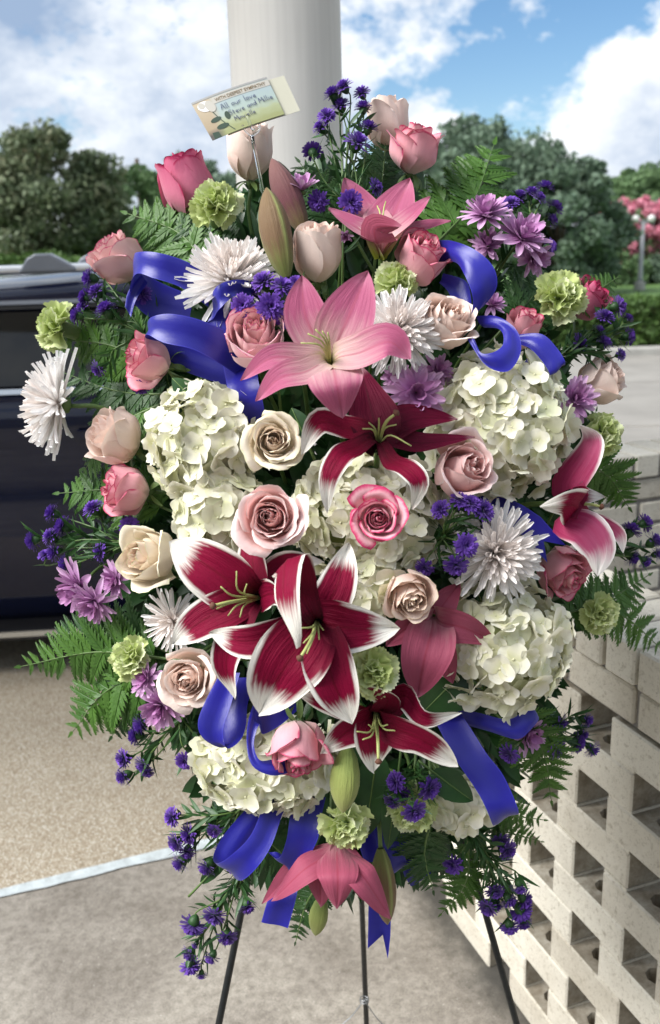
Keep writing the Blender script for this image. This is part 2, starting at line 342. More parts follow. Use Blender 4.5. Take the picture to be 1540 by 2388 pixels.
def aggregate():
    m, t, L = newmat('exposed_aggregate'); g = N(t, 'ShaderNodeNewGeometry'); p = g.outputs['Position']
    vo = N(t, 'ShaderNodeTexVoronoi'); vo.inputs['Scale'].default_value = 190; L(p, vo.inputs['Vector'])
    sp = N(t, 'ShaderNodeSeparateColor'); L(vo.outputs['Color'], sp.inputs[0])
    c = ramp(t, [(0.0, (0.42, 0.35, 0.26)), (0.35, (0.54, 0.47, 0.37)), (0.7, (0.62, 0.56, 0.46)), (1.0, (0.76, 0.73, 0.65))], sp.outputs[0])
    d = ramp(t, [(0.25, (1, 1, 1)), (0.62, (0.66, 0.62, 0.56))], vo.outputs['Distance'])
    c = mixc(t, 1.0, c, d, 'MULTIPLY'); n1 = noise(t, 1.3, 5, .6, p)
    c = mixc(t, .55, c, ramp(t, [(0.3, (0.62, 0.6, 0.57)), (0.7, (1.0, 1.0, 1.0))], n1.outputs['Fac']), 'MULTIPLY')
    h = mathn(t, 'SUBTRACT', 1.0, vo.outputs['Distance'])
    return surface(m, t, c, .8, bump(t, h, .5, .006), spec=.3)
M['concrete'] = concrete(); M['aggregate'] = aggregate()
M['grass'] = simple('lawn_grass', (0.09, 0.17, 0.04), .9, .35, 3.0)
M['sealant'] = simple('pale_joint_sealant', (0.50, 0.55, 0.56), .6, .25, 30, .3)
M['kerb'] = simple('kerb_concrete', (0.36, 0.35, 0.32), .85, .15, 6, .2)
def sheet(name, pts, mat, n=None):
    o = add(name, mesh(name, pts, [tuple(range(len(pts)))], M[mat], smooth=False)); return tag(o, kind='structure')
sheet('ground', [(-700, -60, -.16), (700, -60, -.16), (700, 900, -.16), (-700, 900, -.16)], 'grass')
sheet('driveway', [(-60, -30, -.004), (60, -30, -.004), (60, 14.75, -.004), (-60, 14.75, -.004)], 'aggregate')
M['lot'] = simple('pale_parking_lot_concrete', (0.25, 0.235, 0.21), .9, .2, 1.2, .1)
B0 = 2.361
for i in range(6):
    for j in range(3):
        x0 = -24 + i * 8; sheet('parking_lot', [(x0 + .02, 5.8 + j * 3, .0), (x0 + 7.98, 5.8 + j * 3, .0), (x0 + 7.98, 8.77 + j * 3, .0), (x0 + .02, 8.77 + j * 3, .0)], 'lot')
sheet('pavement_slab', [wpt(-9, -9, .004), wpt(9, -9, .004), wpt(9, B0, .004), wpt(-9, B0, .004)], 'concrete')
def joint():
    n = 160; a = np.linspace(-5, 3, n); g = np.random.default_rng(3)
    def wob(k): 
        w = g.normal(0, 1, n); return np.convolve(w, np.ones(k) / k, 'same')
    wd = .008 + .010 * wob(9) + .014 * np.clip(wob(25) * 3, 0, 1.5); c = B0 + .012 * wob(7)
    V = [wpt(q, cc - w, .009) for q, cc, w in zip(a, c, wd)] + [wpt(q, cc + w * .6, .009) for q, cc, w in zip(a, c, wd)]
    o = add('joint_sealant', mesh('joint_sealant', V, [(i, i + 1, n + i + 1, n + i) for i in range(n - 1)], M['sealant'])); tag(o, kind='structure')
joint()
kb = MB(); kb.box(-60, 60, 14.75, 15.0, -.16, .13); kbo = add('kerb', kb.mesh('kerb', M['kerb'])); tag(kbo, kind='structure')
bv = kbo.modifiers.new('round', 'BEVEL'); bv.width = .03; bv.segments = 2

# ------------------------------------------------------------------ brick walls
def brick_mat(name, c0, c1, dirt_shade=False):
    m, t, L = newmat(name); g = N(t, 'ShaderNodeNewGeometry'); p = g.outputs['Position']; oi = N(t, 'ShaderNodeObjectInfo')
    n1 = noise(t, 9, 5, .65, p); n2 = noise(t, 90, 4, .7, p); n3 = noise(t, 320, 2, .5, p)
    c = ramp(t, [(.3, c0), (.7, c1)], mathn(t, 'ADD', mathn(t, 'MULTIPLY', n1.outputs['Fac'], .65), mathn(t, 'MULTIPLY', oi.outputs['Random'], .38)))
    c = mixc(t, .75, c, ramp(t, [(.28, (.50, .46, .40)), (.46, (1, 1, 1))], n2.outputs['Fac']), 'MULTIPLY')
    sp = ramp(t, [(.30, (.35, .30, .24)), (.38, (1, 1, 1))], n3.outputs['Fac']); c = mixc(t, .55, c, sp, 'MULTIPLY')
    if dirt_shade:                            # soiled ledges, and hole shade painted as brown on every face but the front
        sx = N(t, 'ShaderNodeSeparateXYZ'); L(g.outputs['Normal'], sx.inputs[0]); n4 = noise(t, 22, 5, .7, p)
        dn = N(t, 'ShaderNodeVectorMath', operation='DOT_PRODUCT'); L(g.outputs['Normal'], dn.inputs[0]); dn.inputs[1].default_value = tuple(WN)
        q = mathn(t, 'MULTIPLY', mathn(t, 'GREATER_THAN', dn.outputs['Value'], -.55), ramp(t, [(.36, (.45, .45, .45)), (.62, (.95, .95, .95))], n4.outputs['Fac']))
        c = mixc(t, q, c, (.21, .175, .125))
    return surface(m, t, c, .85, bump(t, mathn(t, 'ADD', n2.outputs['Fac'], mathn(t, 'MULTIPLY', n3.outputs['Fac'], .5)), .4, .004), spec=.25)
M['brick'] = brick_mat('cream_brick', (0.52, 0.475, 0.39), (0.73, 0.69, 0.59))
M['brick_core'] = brick_mat('soiled_shaded_cored_brick', (0.52, 0.475, 0.39), (0.73, 0.69, 0.59), True)
M['mortar'] = simple('grey_mortar', (0.27, 0.25, 0.23), .95, .3, 60, .5)
def brick_mesh(L, Dp, H, cores=3, ch=.004):
    """brick with rounded arrises and core holes through its height; origin in the middle"""
    mb = MB(); x0, x1, y0, y1, z0, z1 = -L / 2, L / 2, -Dp / 2, Dp / 2, -H / 2, H / 2; c = ch
    def ringv(z, i): return [(x0 + i, y0 + i, z), (x1 - i, y0 + i, z), (x1 - i, y1 - i, z), (x0 + i, y1 - i, z)]
    def oct_(zb): return [(sx, sy, zb) for sx, sy in ((x0 + c, y0), (x1 - c, y0), (x1, y0 + c), (x1, y1 - c), (x1 - c, y1), (x0 + c, y1), (x0, y1 - c), (x0, y0 + c))]
    lo, hi = oct_(z0 + c), oct_(z1 - c); tl, tb = ringv(z1, c), ringv(z0, c)
    V = lo + hi + tl + tb; F = [(i, (i + 1) % 8, 8 + (i + 1) % 8, 8 + i) for i in range(8)]
    F += [(8, 9, 17, 16), (10, 11, 18, 17), (12, 13, 19, 18), (14, 15, 16, 19), (9, 10, 17), (11, 12, 18), (13, 14, 19), (15, 8, 16)]
    F += [(1, 0, 20, 21), (3, 2, 21, 22), (5, 4, 22, 23), (7, 6, 23, 20), (2, 1, 21), (4, 3, 22), (6, 5, 23), (0, 7, 20)]
    if not cores: F += [(16, 17, 18, 19), (23, 22, 21, 20)]
    mb.put(np.array(V), F)
    if cores:
        a0, a1 = x0 + c, x1 - c; w = (a1 - a0) / cores; b0, b1 = y0 + c, y1 - c; r = min(w, b1 - b0) * .30
        for k in range(cores):
            cx = a0 + w * (k + .5); sq = [(cx + w / 2, 0), (cx + w / 2, b1), (cx, b1), (cx - w / 2, b1), (cx - w / 2, 0), (cx - w / 2, b0), (cx, b0), (cx + w / 2, b0)]
            ci = [(cx + r * math.cos(q * math.pi / 4), r * math.sin(q * math.pi / 4)) for q in range(8)]
            V = [(*q, z1) for q in sq] + [(*q, z1) for q in ci] + [(*q, z0) for q in ci] + [(*q, z0) for q in sq]
            F = []
            for q in range(8):
                n = (q + 1) % 8; F += [(q, n, 8 + n, 8 + q), (8 + q, 8 + n, 16 + n, 16 + q), (16 + q, 16 + n, 24 + n, 24 + q)]
            mb.put(np.array(V), F)
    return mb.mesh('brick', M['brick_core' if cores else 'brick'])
CH = 0.0795; BL, BG = 0.2225, 0.0895; TOPZ = 13 * CH
def wall_frame(o, x, y): return Matrix(((x[0], y[0], 0, o[0]), (x[1], y[1], 0, o[1]), (0, 0, 1, 0), (0, 0, 0, 1)))
def near_wall():
    Mt = wall_frame(WB, WD, WN)        # local x runs along the wall away from the camera, y into the wall, z up
    root = thing('screen_wall', Mt, 'cream perforated brick screen wall beside the flower easel', 'wall')
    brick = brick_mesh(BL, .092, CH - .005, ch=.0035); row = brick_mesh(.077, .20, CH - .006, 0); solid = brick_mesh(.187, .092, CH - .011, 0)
    S0, S1 = -1.30, .72
    k = 0
    for c in range(11):                # pierced courses, gaps of one course above the solid part of the next
        z = c * CH + CH / 2; off = -.3117 - BG - BL / 2 if c % 2 == 0 else -.156 - BG - BL / 2
        for i in range(-4, 6):
            s = off + i * (BL + BG)
            if s - BL / 2 < S0 or s + BL / 2 > S1: continue
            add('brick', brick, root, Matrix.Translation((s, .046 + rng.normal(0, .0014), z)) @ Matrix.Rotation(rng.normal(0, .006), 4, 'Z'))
    z = 11.5 * CH
    for i in range(-6, 7):
        s = -.461 + .1 + i * .2
        if S0 < s - .1 and s + .1 < S1: add('brick', solid, root, Matrix.Translation((s, .046 + rng.normal(0, .001), z)) @ Matrix.Rotation(rng.normal(0, .004), 4, 'Z'))
    z = 12.5 * CH
    for i in range(-14, 15):
        s = -.378 - .044 + i * .0882
        if S0 < s - .05 and s + .05 < S1: add('brick', row, root, Matrix.Translation((s, .092 + rng.normal(0, .001), z + rng.normal(0, .0008))) @ Matrix.Rotation(rng.normal(0, .006), 4, 'Z'))
    mb = MB(); mb.box(S0, S1, .009, .085, 11 * CH + .001, 12 * CH - .001); mb.box(S0, S1, .010, .175, 12 * CH - .0005, 13 * CH - .009)
    add('mortar', mb.mesh('wall_mortar', M['mortar']), root)
    mb = MB()                           # thin bed joints where a brick rests on the two below it
    for c in range(1, 11):
        off = -.3117 - BG - BL / 2 if c % 2 == 0 else -.156 - BG - BL / 2
        for i in range(-4, 6):
            s = off + i * (BL + BG)
            if s - BL / 2 < S0 or s + BL / 2 > S1: continue
            for e in (-1, 1):
                a, b = sorted((s + e * BL / 2, s + e * (BL / 2 - .0665))); mb.box(a + .001, b - .001, .0022, .089, c * CH - .0027, c * CH + .0027)
    if mb.v: add('bed_joints', mb.mesh('bed_joints', M['brick']), root)
near_wall()
def far_wall():
    o = WB + WD * .745 + WN * .10; Mt = wall_frame(o, WN, WD)
    root = thing('low_wall', Mt, 'low solid cream brick wall with soldier cap behind the screen wall', 'wall')
    row = brick_mesh(.090, .20, CH - .004, 0); st = brick_mesh(.200, .092, CH - .014, 0); L = 2.4
    for c in range(12):
        for i in range(12):
            s = (i + .5) * .2167 - (.108 if c % 2 else 0)
            if s - .1 < 0 or s + .1 > L: continue
            add('brick', st, root, Matrix.Translation((s, .046 + rng.normal(0, .001), (c + .5) * CH)))
    for i in range(23):
        add('brick', row, root, Matrix.Translation((.05 + i * .104, .09 + rng.normal(0, .001), 12.5 * CH)))
    mb = MB(); mb.box(0.003, L - .01, .008, .084, .001, 12 * CH - .001); mb.box(.003, L - .01, .000, .180, 12 * CH - .0005, 13 * CH - .008)
    add('mortar', mb.mesh('low_wall_mortar', M['mortar']), root)
far_wall()

# ------------------------------------------------------------------ column and the canopy it carries
def stucco(name, c):
    m, t, L = newmat(name); g = N(t, 'ShaderNodeNewGeometry'); p = g.outputs['Position']
    mp = N(t, 'ShaderNodeMapping'); mp.inputs['Scale'].default_value = (70, 70, 2.0); L(p, mp.inputs['Vector'])
    n = noise(t, 1, 4, .6, mp.outputs[0]); n2 = noise(t, 3, 5, .6, p)
    cc = ramp(t, [(.3, tuple(q * .90 for q in c)), (.7, c)], n.outputs['Fac']); cc = mixc(t, .35, cc, ramp(t, [(.3, (.8, .79, .76)), (.7, (1, 1, 1))], n2.outputs['Fac']), 'MULTIPLY')
    return surface(m, t, cc, .6, bump(t, n.outputs['Fac'], .12, .003), spec=.3)
M['column'] = stucco('painted_column', (0.80, 0.78, 0.74)); M['soffit'] = stucco('painted_soffit', (0.78, 0.77, 0.74))
def column():
    d = 2.2; c = px(664, 60, d); R = 262 * d / FPX / 2; o = np.array([c[0], c[1], 0.0])
    Mt = Matrix.Translation(o); root = thing('column', Mt, 'round off-white column rising behind the top of the flower spray', 'column')
    v, f = tube([(0, 0, z) for z in (.16, .2, 1.2, 2.2, 3.28)], [R * 1.02, R, R, R, R * .97], 64); add('shaft', mesh('shaft', v, f, M['column']), root)
    v, f = tube([(0, 0, z) for z in (.004, .08, .10, .155)], [R * 1.25, R * 1.25, R * 1.12, R * 1.08], 48); add('base', mesh('column_base', v, f, M['column'], smooth=False), root)
    v, f = tube([(0, 0, z) for z in (3.285, 3.32, 3.40)], [R * 1.05, R * 1.2, R * 1.25], 48); add('capital', mesh('capital', v, f, M['column'], smooth=False), root)
    mb = MB(); mb.box(-7, 7, 1.7, 3.25, 3.41, 3.75); tag(add('canopy_roof', mb.mesh('canopy_roof', M['soffit'])), kind='structure')
column()
M['facade'] = simple('cream_facade_brick', (0.46, 0.43, 0.37), .8, .15, 6, .3)
mb = MB(); mb.box(-14, 14, -6.4, -6.0, -.1, 3.9); mb.box(-14, 14, -6.6, -5.5, 3.91, 4.2); tag(add('building_wall', mb.mesh('building_wall', M['facade'])), kind='structure')

# ------------------------------------------------------------------ parked car
def paint():
    m, t, L = newmat('navy_car_paint'); g = N(t, 'ShaderNodeNewGeometry'); n = noise(t, 900, 1, .5, g.outputs['Position'])
    c = mixc(t, n.outputs['Fac'], (0.0015, 0.003, 0.014), (0.003, 0.006, 0.030)); return surface(m, t, c, .20, None, spec=.15, coat=.75)
M['paint'] = paint()
M['glass'] = simple('tinted_car_glass', (0.003, 0.004, 0.005), .03, .1, spec=.5)
M['chrome'] = simple('brushed_trim', (0.62, 0.64, 0.66), .22, .03, metallic=1.0)
M['rail'] = simple('silver_roof_rail', (0.85, 0.87, 0.90), .30, .03, metallic=.7)
M['plastic'] = simple('dark_grey_plastic', (0.24, 0.26, 0.30), .28, .08)
M['black'] = simple('black_trim', (0.012, 0.012, 0.014), .45, .1)
M['tyre'] = simple('tyre_rubber', (0.02, 0.02, 0.021), .85, .15)
M['lamp'] = simple('red_lamp_lens', (0.30, 0.01, 0.015), .1, .05)
M['lampw'] = simple('clear_lamp_lens', (0.6, 0.62, 0.65), .08, .05)
def car():
    yaw = math.radians(4.0); o = np.array([-3.95, 3.36, -.004]); x = np.array([math.cos(yaw), math.sin(yaw), 0]); y = np.array([-x[1], x[0], 0])
    root = thing('parked_car', wall_frame(o, x, y), 'dark navy vehicle with roof rails parked behind the flowers', 'car')
    LEN, WID = 4.75, 1.86; st = np.array([0, .05, .18, .5, 1.0, 1.6, 2.4, 3.1, 3.7, 4.2, 4.5, 4.68, 4.75])
    inset = np.array([.22, .12, .05, .015, 0, 0, 0, 0, 0, .01, .03, .10, .22])
    low = [(.215, .11), (.27, .075), (.38, .035), (.52, .012), (.66, .0), (.78, .006), (.90, .020), (1.00, .012), (1.06, .0), (1.11, .010), (1.16, .035), (1.19, .055)]
    # hood (left, small x) to tail (right): belt height falls over the bonnet
    belt = np.interp(st, [0, .2, .9, 1.35, 4.4, 4.75], [.74, .86, .97, 1.0, 1.0, .96])
    V = []; k = len(low)
    for xs, ins, b in zip(st, inset, belt):
        near = [(xs, yy + ins, zz * b if zz > .6 else zz) for zz, yy in low]; far = [(xs, WID - yy - ins, z) for (_, yy_, z), (zz, yy) in zip(near, low)][::-1]
        V += near + far
    n = 2 * k; F = [(i * n + j, (i + 1) * n + j, (i + 1) * n + j + 1, i * n + j + 1) for i in range(len(st) - 1) for j in range(n - 1)]
    F += [(i * n + n - 1, (i + 1) * n + n - 1, (i + 1) * n, i * n) for i in range(len(st) - 1)]; F += [tuple(range(n)), tuple((len(st) - 1) * n + j for j in range(n))[::-1]]
    body = add('body', mesh('car_body', V, F, M['paint']), root)
    # greenhouse: dark glass band between pillars, then the roof skin
    gs = np.array([1.30, 1.75, 2.2, 3.0, 3.9, 4.35, 4.62]); gt = np.interp(gs, [1.30, 2.1, 2.4, 4.1, 4.62], [.02, .86, 1, 1, .35])
    def green(name, prof, mat, inset0):
        V = []; kk = len(prof)
        for xs, tt in zip(gs, gt):
            near = [(xs, inset0 + (yy - .06) * tt + .06, 1.17 + (zz - 1.17) * tt) for zz, yy in prof]; V += near + [(q[0], WID - q[1], q[2]) for q in near[::-1]]
        m = 2 * kk; F = [(i * m + j, (i + 1) * m + j, (i + 1) * m + (j + 1) % m, i * m + (j + 1) % m) for i in range(len(gs) - 1) for j in range(m)]
        F += [tuple(range(m)), tuple((len(gs) - 1) * m + j for j in range(m))[::-1]]; return add(name, mesh(name, V, F, M[mat]), root)
    green('roof', [(1.17, .070), (1.30, .125), (1.47, .205), (1.53, .225), (1.575, .245), (1.60, .30), (1.625, .40), (1.645, .62), (1.652, .93)], 'paint', 0)
    def sidestrip(name, a, b, z0, y0, z1, y1, mat, par=root, th=.012, sl=(0, 0)):
        mb = MB(); v = np.array([(a, y0, z0), (b, y0, z0), (b + sl[1], y1, z1), (a + sl[0], y1, z1), (a, y0 - th, z0), (b, y0 - th, z0), (b + sl[1], y1 - th, z1), (a + sl[0], y1 - th, z1)])
        mb.put(v, [(3, 2, 1, 0), (4, 5, 6, 7), (0, 1, 5, 4), (1, 2, 6, 5), (2, 3, 7, 6), (3, 0, 4, 7)]); return add(name, mb.mesh(name, M[mat]), par)
    for a, b, s in ((1.72, 2.28, (.30, 0)), (2.34, 3.28, (0, 0)), (3.36, 4.05, (0, 0)), (4.12, 4.42, (0, -.12))):
        for near in (1, 0):
            if near: sidestrip('window_pane', a, b, 1.215, .075, 1.492, .202, 'glass', th=.010, sl=s)
            else: sidestrip('window_pane', a, b, 1.215, WID - .065, 1.492, WID - .192, 'glass', th=.010, sl=s)
    sidestrip('window_trim', 1.60, 4.55, 1.186, .060, 1.206, .066, 'chrome', th=.016)
    sidestrip('drip_moulding', 1.95, 4.40, 1.503, .205, 1.520, .214, 'black', th=.014)
    sidestrip('drip_rail', 1.95, 4.40, 1.521, .212, 1.536, .219, 'plastic', th=.016)
    for near in (1, 0):
        yy = .335 if near else WID - .335
        c = catmull([(2.1, yy, 1.60), (2.25, yy, 1.645), (3.2, yy, 1.655), (4.0, yy, 1.65), (4.3, yy, 1.615)], 30); v, f = tube(c, .019, 10); rl = add('roof_rail', mesh('roof_rail', v, f, M['rail']), root)
        for xm in (2.86, 3.92):
            prof = [(-.115, 0), (-.075, .055), (-.04, .074), (.02, .074), (.115, .02), (.118, 0)]; w = .032
            V = [(xm + a, yy - w, 1.640 + b) for a, b in prof] + [(xm + a, yy + w, 1.640 + b) for a, b in prof]; m = len(prof)
            F = [tuple(range(m)), tuple(range(m, 2 * m))[::-1]] + [(i, m + i, m + (i + 1) % m, (i + 1) % m) for i in range(m)]
            mo = add('rail_mount', mesh('rail_mount', V, F, M['plastic'], smooth=False), rl); bb = mo.modifiers.new('round', 'BEVEL'); bb.width = .010; bb.segments = 3
    for a, b in ((2.315, 2.320), (3.315, 3.32)):
        mb = MB(); mb.box(a, b, -.0015, .02, .34, 1.14); add('door_gap', mb.mesh('door_gap', M['black']), root)
    for a in (2.98, 2.02):
        mb = MB(); mb.box(a, a + .20, -.035, -.012, 1.015, 1.045); mb.box(a + .01, a + .03, -.02, .02, 1.02, 1.04); mb.box(a + .17, a + .19, -.02, .02, 1.02, 1.04); add('door_handle', mb.mesh('door_handle', M['paint']), root)
    mb = MB(); mb.box(1.25, 3.62, -.03, .12, .19, .232); rb = add('running_board', mb.mesh('running_board', M['black']), root)
    mb = MB(); mb.box(1.30, 3.58, -.036, -.028, .205, .228); add('trim_strip', mb.mesh('trim_strip', M['chrome']), rb)
    for xw in (.85, 3.90):
        for yw, sd in ((.02, -1), (WID - .24, 1)):
            wh = bpy.data.objects.new('wheel', None); col.objects.link(wh); wh.parent = root; wh.location = (xw, yw, .335)
            pr = [(0, .20), (0, .29), (.02, .325), (.06, .335), (.16, .335), (.20, .325), (.22, .29), (.22, .20)]
            v, f = tube([(0, q[0], 0) for q in pr], [q[1] for q in pr], 32, cap=False); add('tyre', mesh('tyre', v, f, M['tyre']), wh)
            yf = .03 if sd < 0 else .19; v, f = tube([(0, yf, 0), (0, yf + .02, 0)], [.21, .205], 28); add('rim', mesh('rim', v, f, M['rail'], smooth=False), wh)
    for xa in (.85, 3.90):
        n_ = 20; th = np.linspace(-.25, math.pi + .25, n_); V = [(xa + .40 * math.cos(q), yq, .335 + .40 * math.sin(q)) for yq in (-.006, .10) for q in th] + [(xa + .36 * math.cos(q), yq, .335 + .36 * math.sin(q)) for yq in (-.006, .10) for q in th]
        F = []
        for i in range(n_ - 1): F += [(i, i + 1, 2 * n_ + i + 1, 2 * n_ + i), (i, n_ + i, n_ + i + 1, i + 1)]
        add('wheel_arch', mesh('wheel_arch', V, F, M['black']), root)
    for yy in (.16, WID - .46):
        mb = MB(); mb.box(-.004, .14, yy, yy + .30, .60, .72); add('headlight', mb.mesh('headlight', M['lampw']), root)
    for yy in (.13, WID - .33):
        mb = MB(); mb.box(LEN - .09, LEN + .004, yy, yy + .2, .80, 1.08); add('tail_light', mb.mesh('tail_light', M['lamp']), root)
car()

# ------------------------------------------------------------------ trees and things far off
def foliage_mat(name, c0, c1, c2):
    m, t, L = newmat(name); g = N(t, 'ShaderNodeNewGeometry'); n = noise(t, 1.6, 4, .6, g.outputs['Position']); n2 = noise(t, 9, 3, .6, g.outputs['Position'])
    f = mathn(t, 'ADD', mathn(t, 'MULTIPLY', n.outputs['Fac'], .6), mathn(t, 'MULTIPLY', n2.outputs['Fac'], .4))
    return surface(m, t, ramp(t, [(.32, c0), (.52, c1), (.68, c2)], f), .6, None, spec=.3, trans=.2)
M['tree_dark'] = foliage_mat('dark_tree_foliage', (0.090, 0.140, 0.100), (0.135, 0.195, 0.130), (0.190, 0.250, 0.165))
M['tree_brown'] = foliage_mat('magnolia_foliage', (0.095, 0.135, 0.075), (0.150, 0.185, 0.100), (0.225, 0.200, 0.120))
M['tree_light'] = foliage_mat('light_tree_foliage', (0.085, 0.150, 0.070), (0.13, 0.21, 0.090), (0.19, 0.29, 0.12))
M['hedge'] = foliage_mat('hedge_foliage', (0.035, 0.075, 0.018), (0.075, 0.14, 0.03), (0.15, 0.24, 0.06))
M['myrtle'] = foliage_mat('crape_myrtle_blossom', (0.56, 0.17, 0.25), (0.68, 0.27, 0.35), (0.78, 0.42, 0.48))
M['bark'] = simple('bark', (0.07, 0.05, 0.035), .9, .3, 20, .5)
def leaves(cen, size, g, flat=.5):
    n = len(cen); a = g.normal(0, 1, (n, 3)); a /= np.linalg.norm(a, axis=1)[:, None]; b = np.cross(a, g.normal(0, 1, (n, 3))); b /= np.linalg.norm(b, axis=1)[:, None]
    s = (size * g.uniform(.6, 1.3, n))[:, None]; V = np.stack([cen - a * s, cen + b * s * flat, cen + a * s, cen - b * s * flat], 1).reshape(-1, 3)
    return V, np.arange(4 * n).reshape(n, 4)
def clumps(c, r, n, k, g, shell=.62, low=-1.0, csz=.26):
    """leaf points in k clumps spread through an ellipsoid, ragged outside"""
    q = g.normal(0, 1, (k, 3)); q /= np.linalg.norm(q, axis=1)[:, None]; q *= (g.uniform(shell ** 3, 1, k) ** (1 / 3))[:, None]; q[:, 2] = np.maximum(q[:, 2], low)
    q *= (1 + g.normal(0, .09, k))[:, None]; cc = np.asarray(c) + q * np.asarray(r); sz = g.uniform(.6, 1.35, k) * csz * np.mean(r)
    i = g.integers(0, k, n); o = g.normal(0, 1, (n, 3)); o /= np.linalg.norm(o, axis=1)[:, None]; o *= (g.uniform(.15, 1, n) ** .45)[:, None]; o[:, 2] *= .75
    return cc[i] + o * sz[i][:, None], cc
def tree(name, label, x, y, d, rx, ry, mat, n=14000, k=70, leaf=.11, cat='tree', group='trees in the background', seed=0, bloom=None, depthk=1.0):
    g = np.random.default_rng(seed + 500); c = px(x, y, d); kx, ky = rx * d / FPX, ry * d / FPX
    base = np.array([c[0], c[1], -.15]); root = thing(name, Matrix.Translation(base), label, cat, group); cl = c - base
    P, cc = clumps(cl, (kx, kx * depthk, ky), n, k, g); V, F = leaves(P, leaf, g, .55); cr = add('crown', mesh('crown', V, F, M[mat], smooth=False), root)
    mb = MB(); h = cl[2]; tr = max(.08, kx * .055)
    v, f = tube(catmull([(0, 0, 0), (g.normal(0, .05), g.normal(0, .05), h * .4), (0, 0, h)], 10), np.linspace(tr * 1.3, tr * .5, 10), 8); mb.put(v, f)
    for j in range(14):
        e = cc[int(g.integers(k))]; s = np.array([0, 0, h * g.uniform(.3, .8)]); v, f = tube(catmull([s, (s + e) / 2 + g.normal(0, .12, 3) * kx * .4, e], 7), np.linspace(tr * .5, tr * .12, 7), 5); mb.put(v, f)
    add('trunk', mb.mesh('trunk', M['bark'], True), root)
    if bloom:
        P2, _ = clumps(cl + np.array([0, -kx * .25, ky * .15]), (kx * 1.02, kx, ky), n * 2, k * 4, g, .7, csz=.11); V, F = leaves(P2, leaf * .9, g, .7); add('blossom', mesh('blossom', V, F, M[bloom], smooth=False), root)
    return root
tree('magnolia_tree', 'dense brownish green round tree above the dark car', 118, 480, 24, 165, 170, 'tree_brown', 26000, 120, .085, seed=1)
tree('oak_tree', 'mid green tree just right of the brownish round tree', 320, 500, 36, 120, 110, 'tree_light', 14000, 70, .12, seed=2)
tree('oak_tree', 'dull green tree left of the white column', 470, 510, 44, 130, 120, 'tree_dark', 14000, 70, .15, seed=3)
tree('oak_tree', 'pale leafy tree at the left edge behind the round tree', -30, 500, 40, 80, 110, 'tree_light', 8000, 50, .14, seed=4)
tree('oak_tree', 'tallest dark green tree right of the pink top roses', 1120, 470, 40, 165, 172, 'tree_dark', 26000, 110, .14, seed=5)
tree('oak_tree', 'dark green tree sloping down beside the violet asters on the right', 1300, 525, 38, 150, 145, 'tree_dark', 24000, 100, .13, seed=6)
tree('oak_tree', 'distant light green tree at the right edge above the grey roof', 1510, 452, 70, 120, 55, 'tree_light', 14000, 80, .19, seed=7)
tree('oak_tree', 'light green tree top between the dark trees and grey roof', 1400, 470, 60, 60, 50, 'tree_light', 7000, 40, .17, seed=8)
tree('oak_tree', 'dark tree seen through the top of the flower spray', 900, 520, 46, 130, 120, 'tree_dark', 12000, 60, .17, seed=9)
tree('crape_myrtle', 'crape myrtle with pink blossom behind the lamp post', 1500, 552, 50, 118, 72, 'tree_light', 8000, 50, .12, seed=10, bloom='myrtle')
for i, (x, y, rx, ry, lb) in enumerate([(1370, 628, 70, 45, 'dark rounded shrub left of the lamp post'), (1470, 632, 62, 42, 'green shrub under the pink crape myrtle'), (1570, 630, 60, 46, 'dark shrub at the right edge behind the lamp post')]):
    tree('shrub', lb, x, y, 47, rx, ry, 'tree_dark' if i != 1 else 'tree_light', 7000, 40, .11, 'shrub', 'shrubs along the far lawn', seed=20 + i)
def hedge(label, x0, x1, y0, y1, z1, n, leaf, mat, seed):
    g = np.random.default_rng(seed); root = thing('hedge', Matrix.Translation(((x0 + x1) / 2, (y0 + y1) / 2, -.12)), label, 'hedge'); a, b, h = (x1 - x0) / 2, (y1 - y0) / 2, z1 + .12
    P = np.c_[g.uniform(-a, a, n), g.uniform(-b, b, n), g.uniform(.05, 1, n) * h]; top = g.random(n) < .45; P[top, 2] = h * (1 + g.normal(0, .03, top.sum())); fr = (g.random(n) < .6) & ~top; P[fr, 1] = -b + g.normal(0, .05, fr.sum())
    P[:, 2] += .05 * h * np.sin(P[:, 0] * 1.7) + .03 * h * np.sin(P[:, 0] * 5.1 + 1); V, F = leaves(P, leaf, g, .6); add('foliage', mesh('hedge_foliage', V, F, M[mat], smooth=False), root)
    mb = MB()
    for q in np.arange(-a + .2, a, .5):
        v, f = tube([(q, 0, 0), (q + .05, 0, h * .5), (q, .05, h * .9)], [.03, .02, .01], 5); mb.put(v, f)
    mb.box(-a * .99, a * .99, -b * .72, b * .8, .04, h * .86); add('branches', mb.mesh('hedge_branches', M['bark']), root)
hedge('clipped green hedge along the kerb at the right edge', 3.2, 9.5, 15.2, 16.6, .84, 22000, .045, 'hedge', 41)
hedge('pale green hedge beyond the roof of the car', -10.5, -4.2, 20.5, 21.8, 1.72, 16000, .06, 'hedge', 42)
M['siding'] = simple('house_siding', (0.40, 0.38, 0.36), .8, .1); M['shingle'] = simple('grey_shingles', (0.26, 0.26, 0.275), .85, .15, 12)
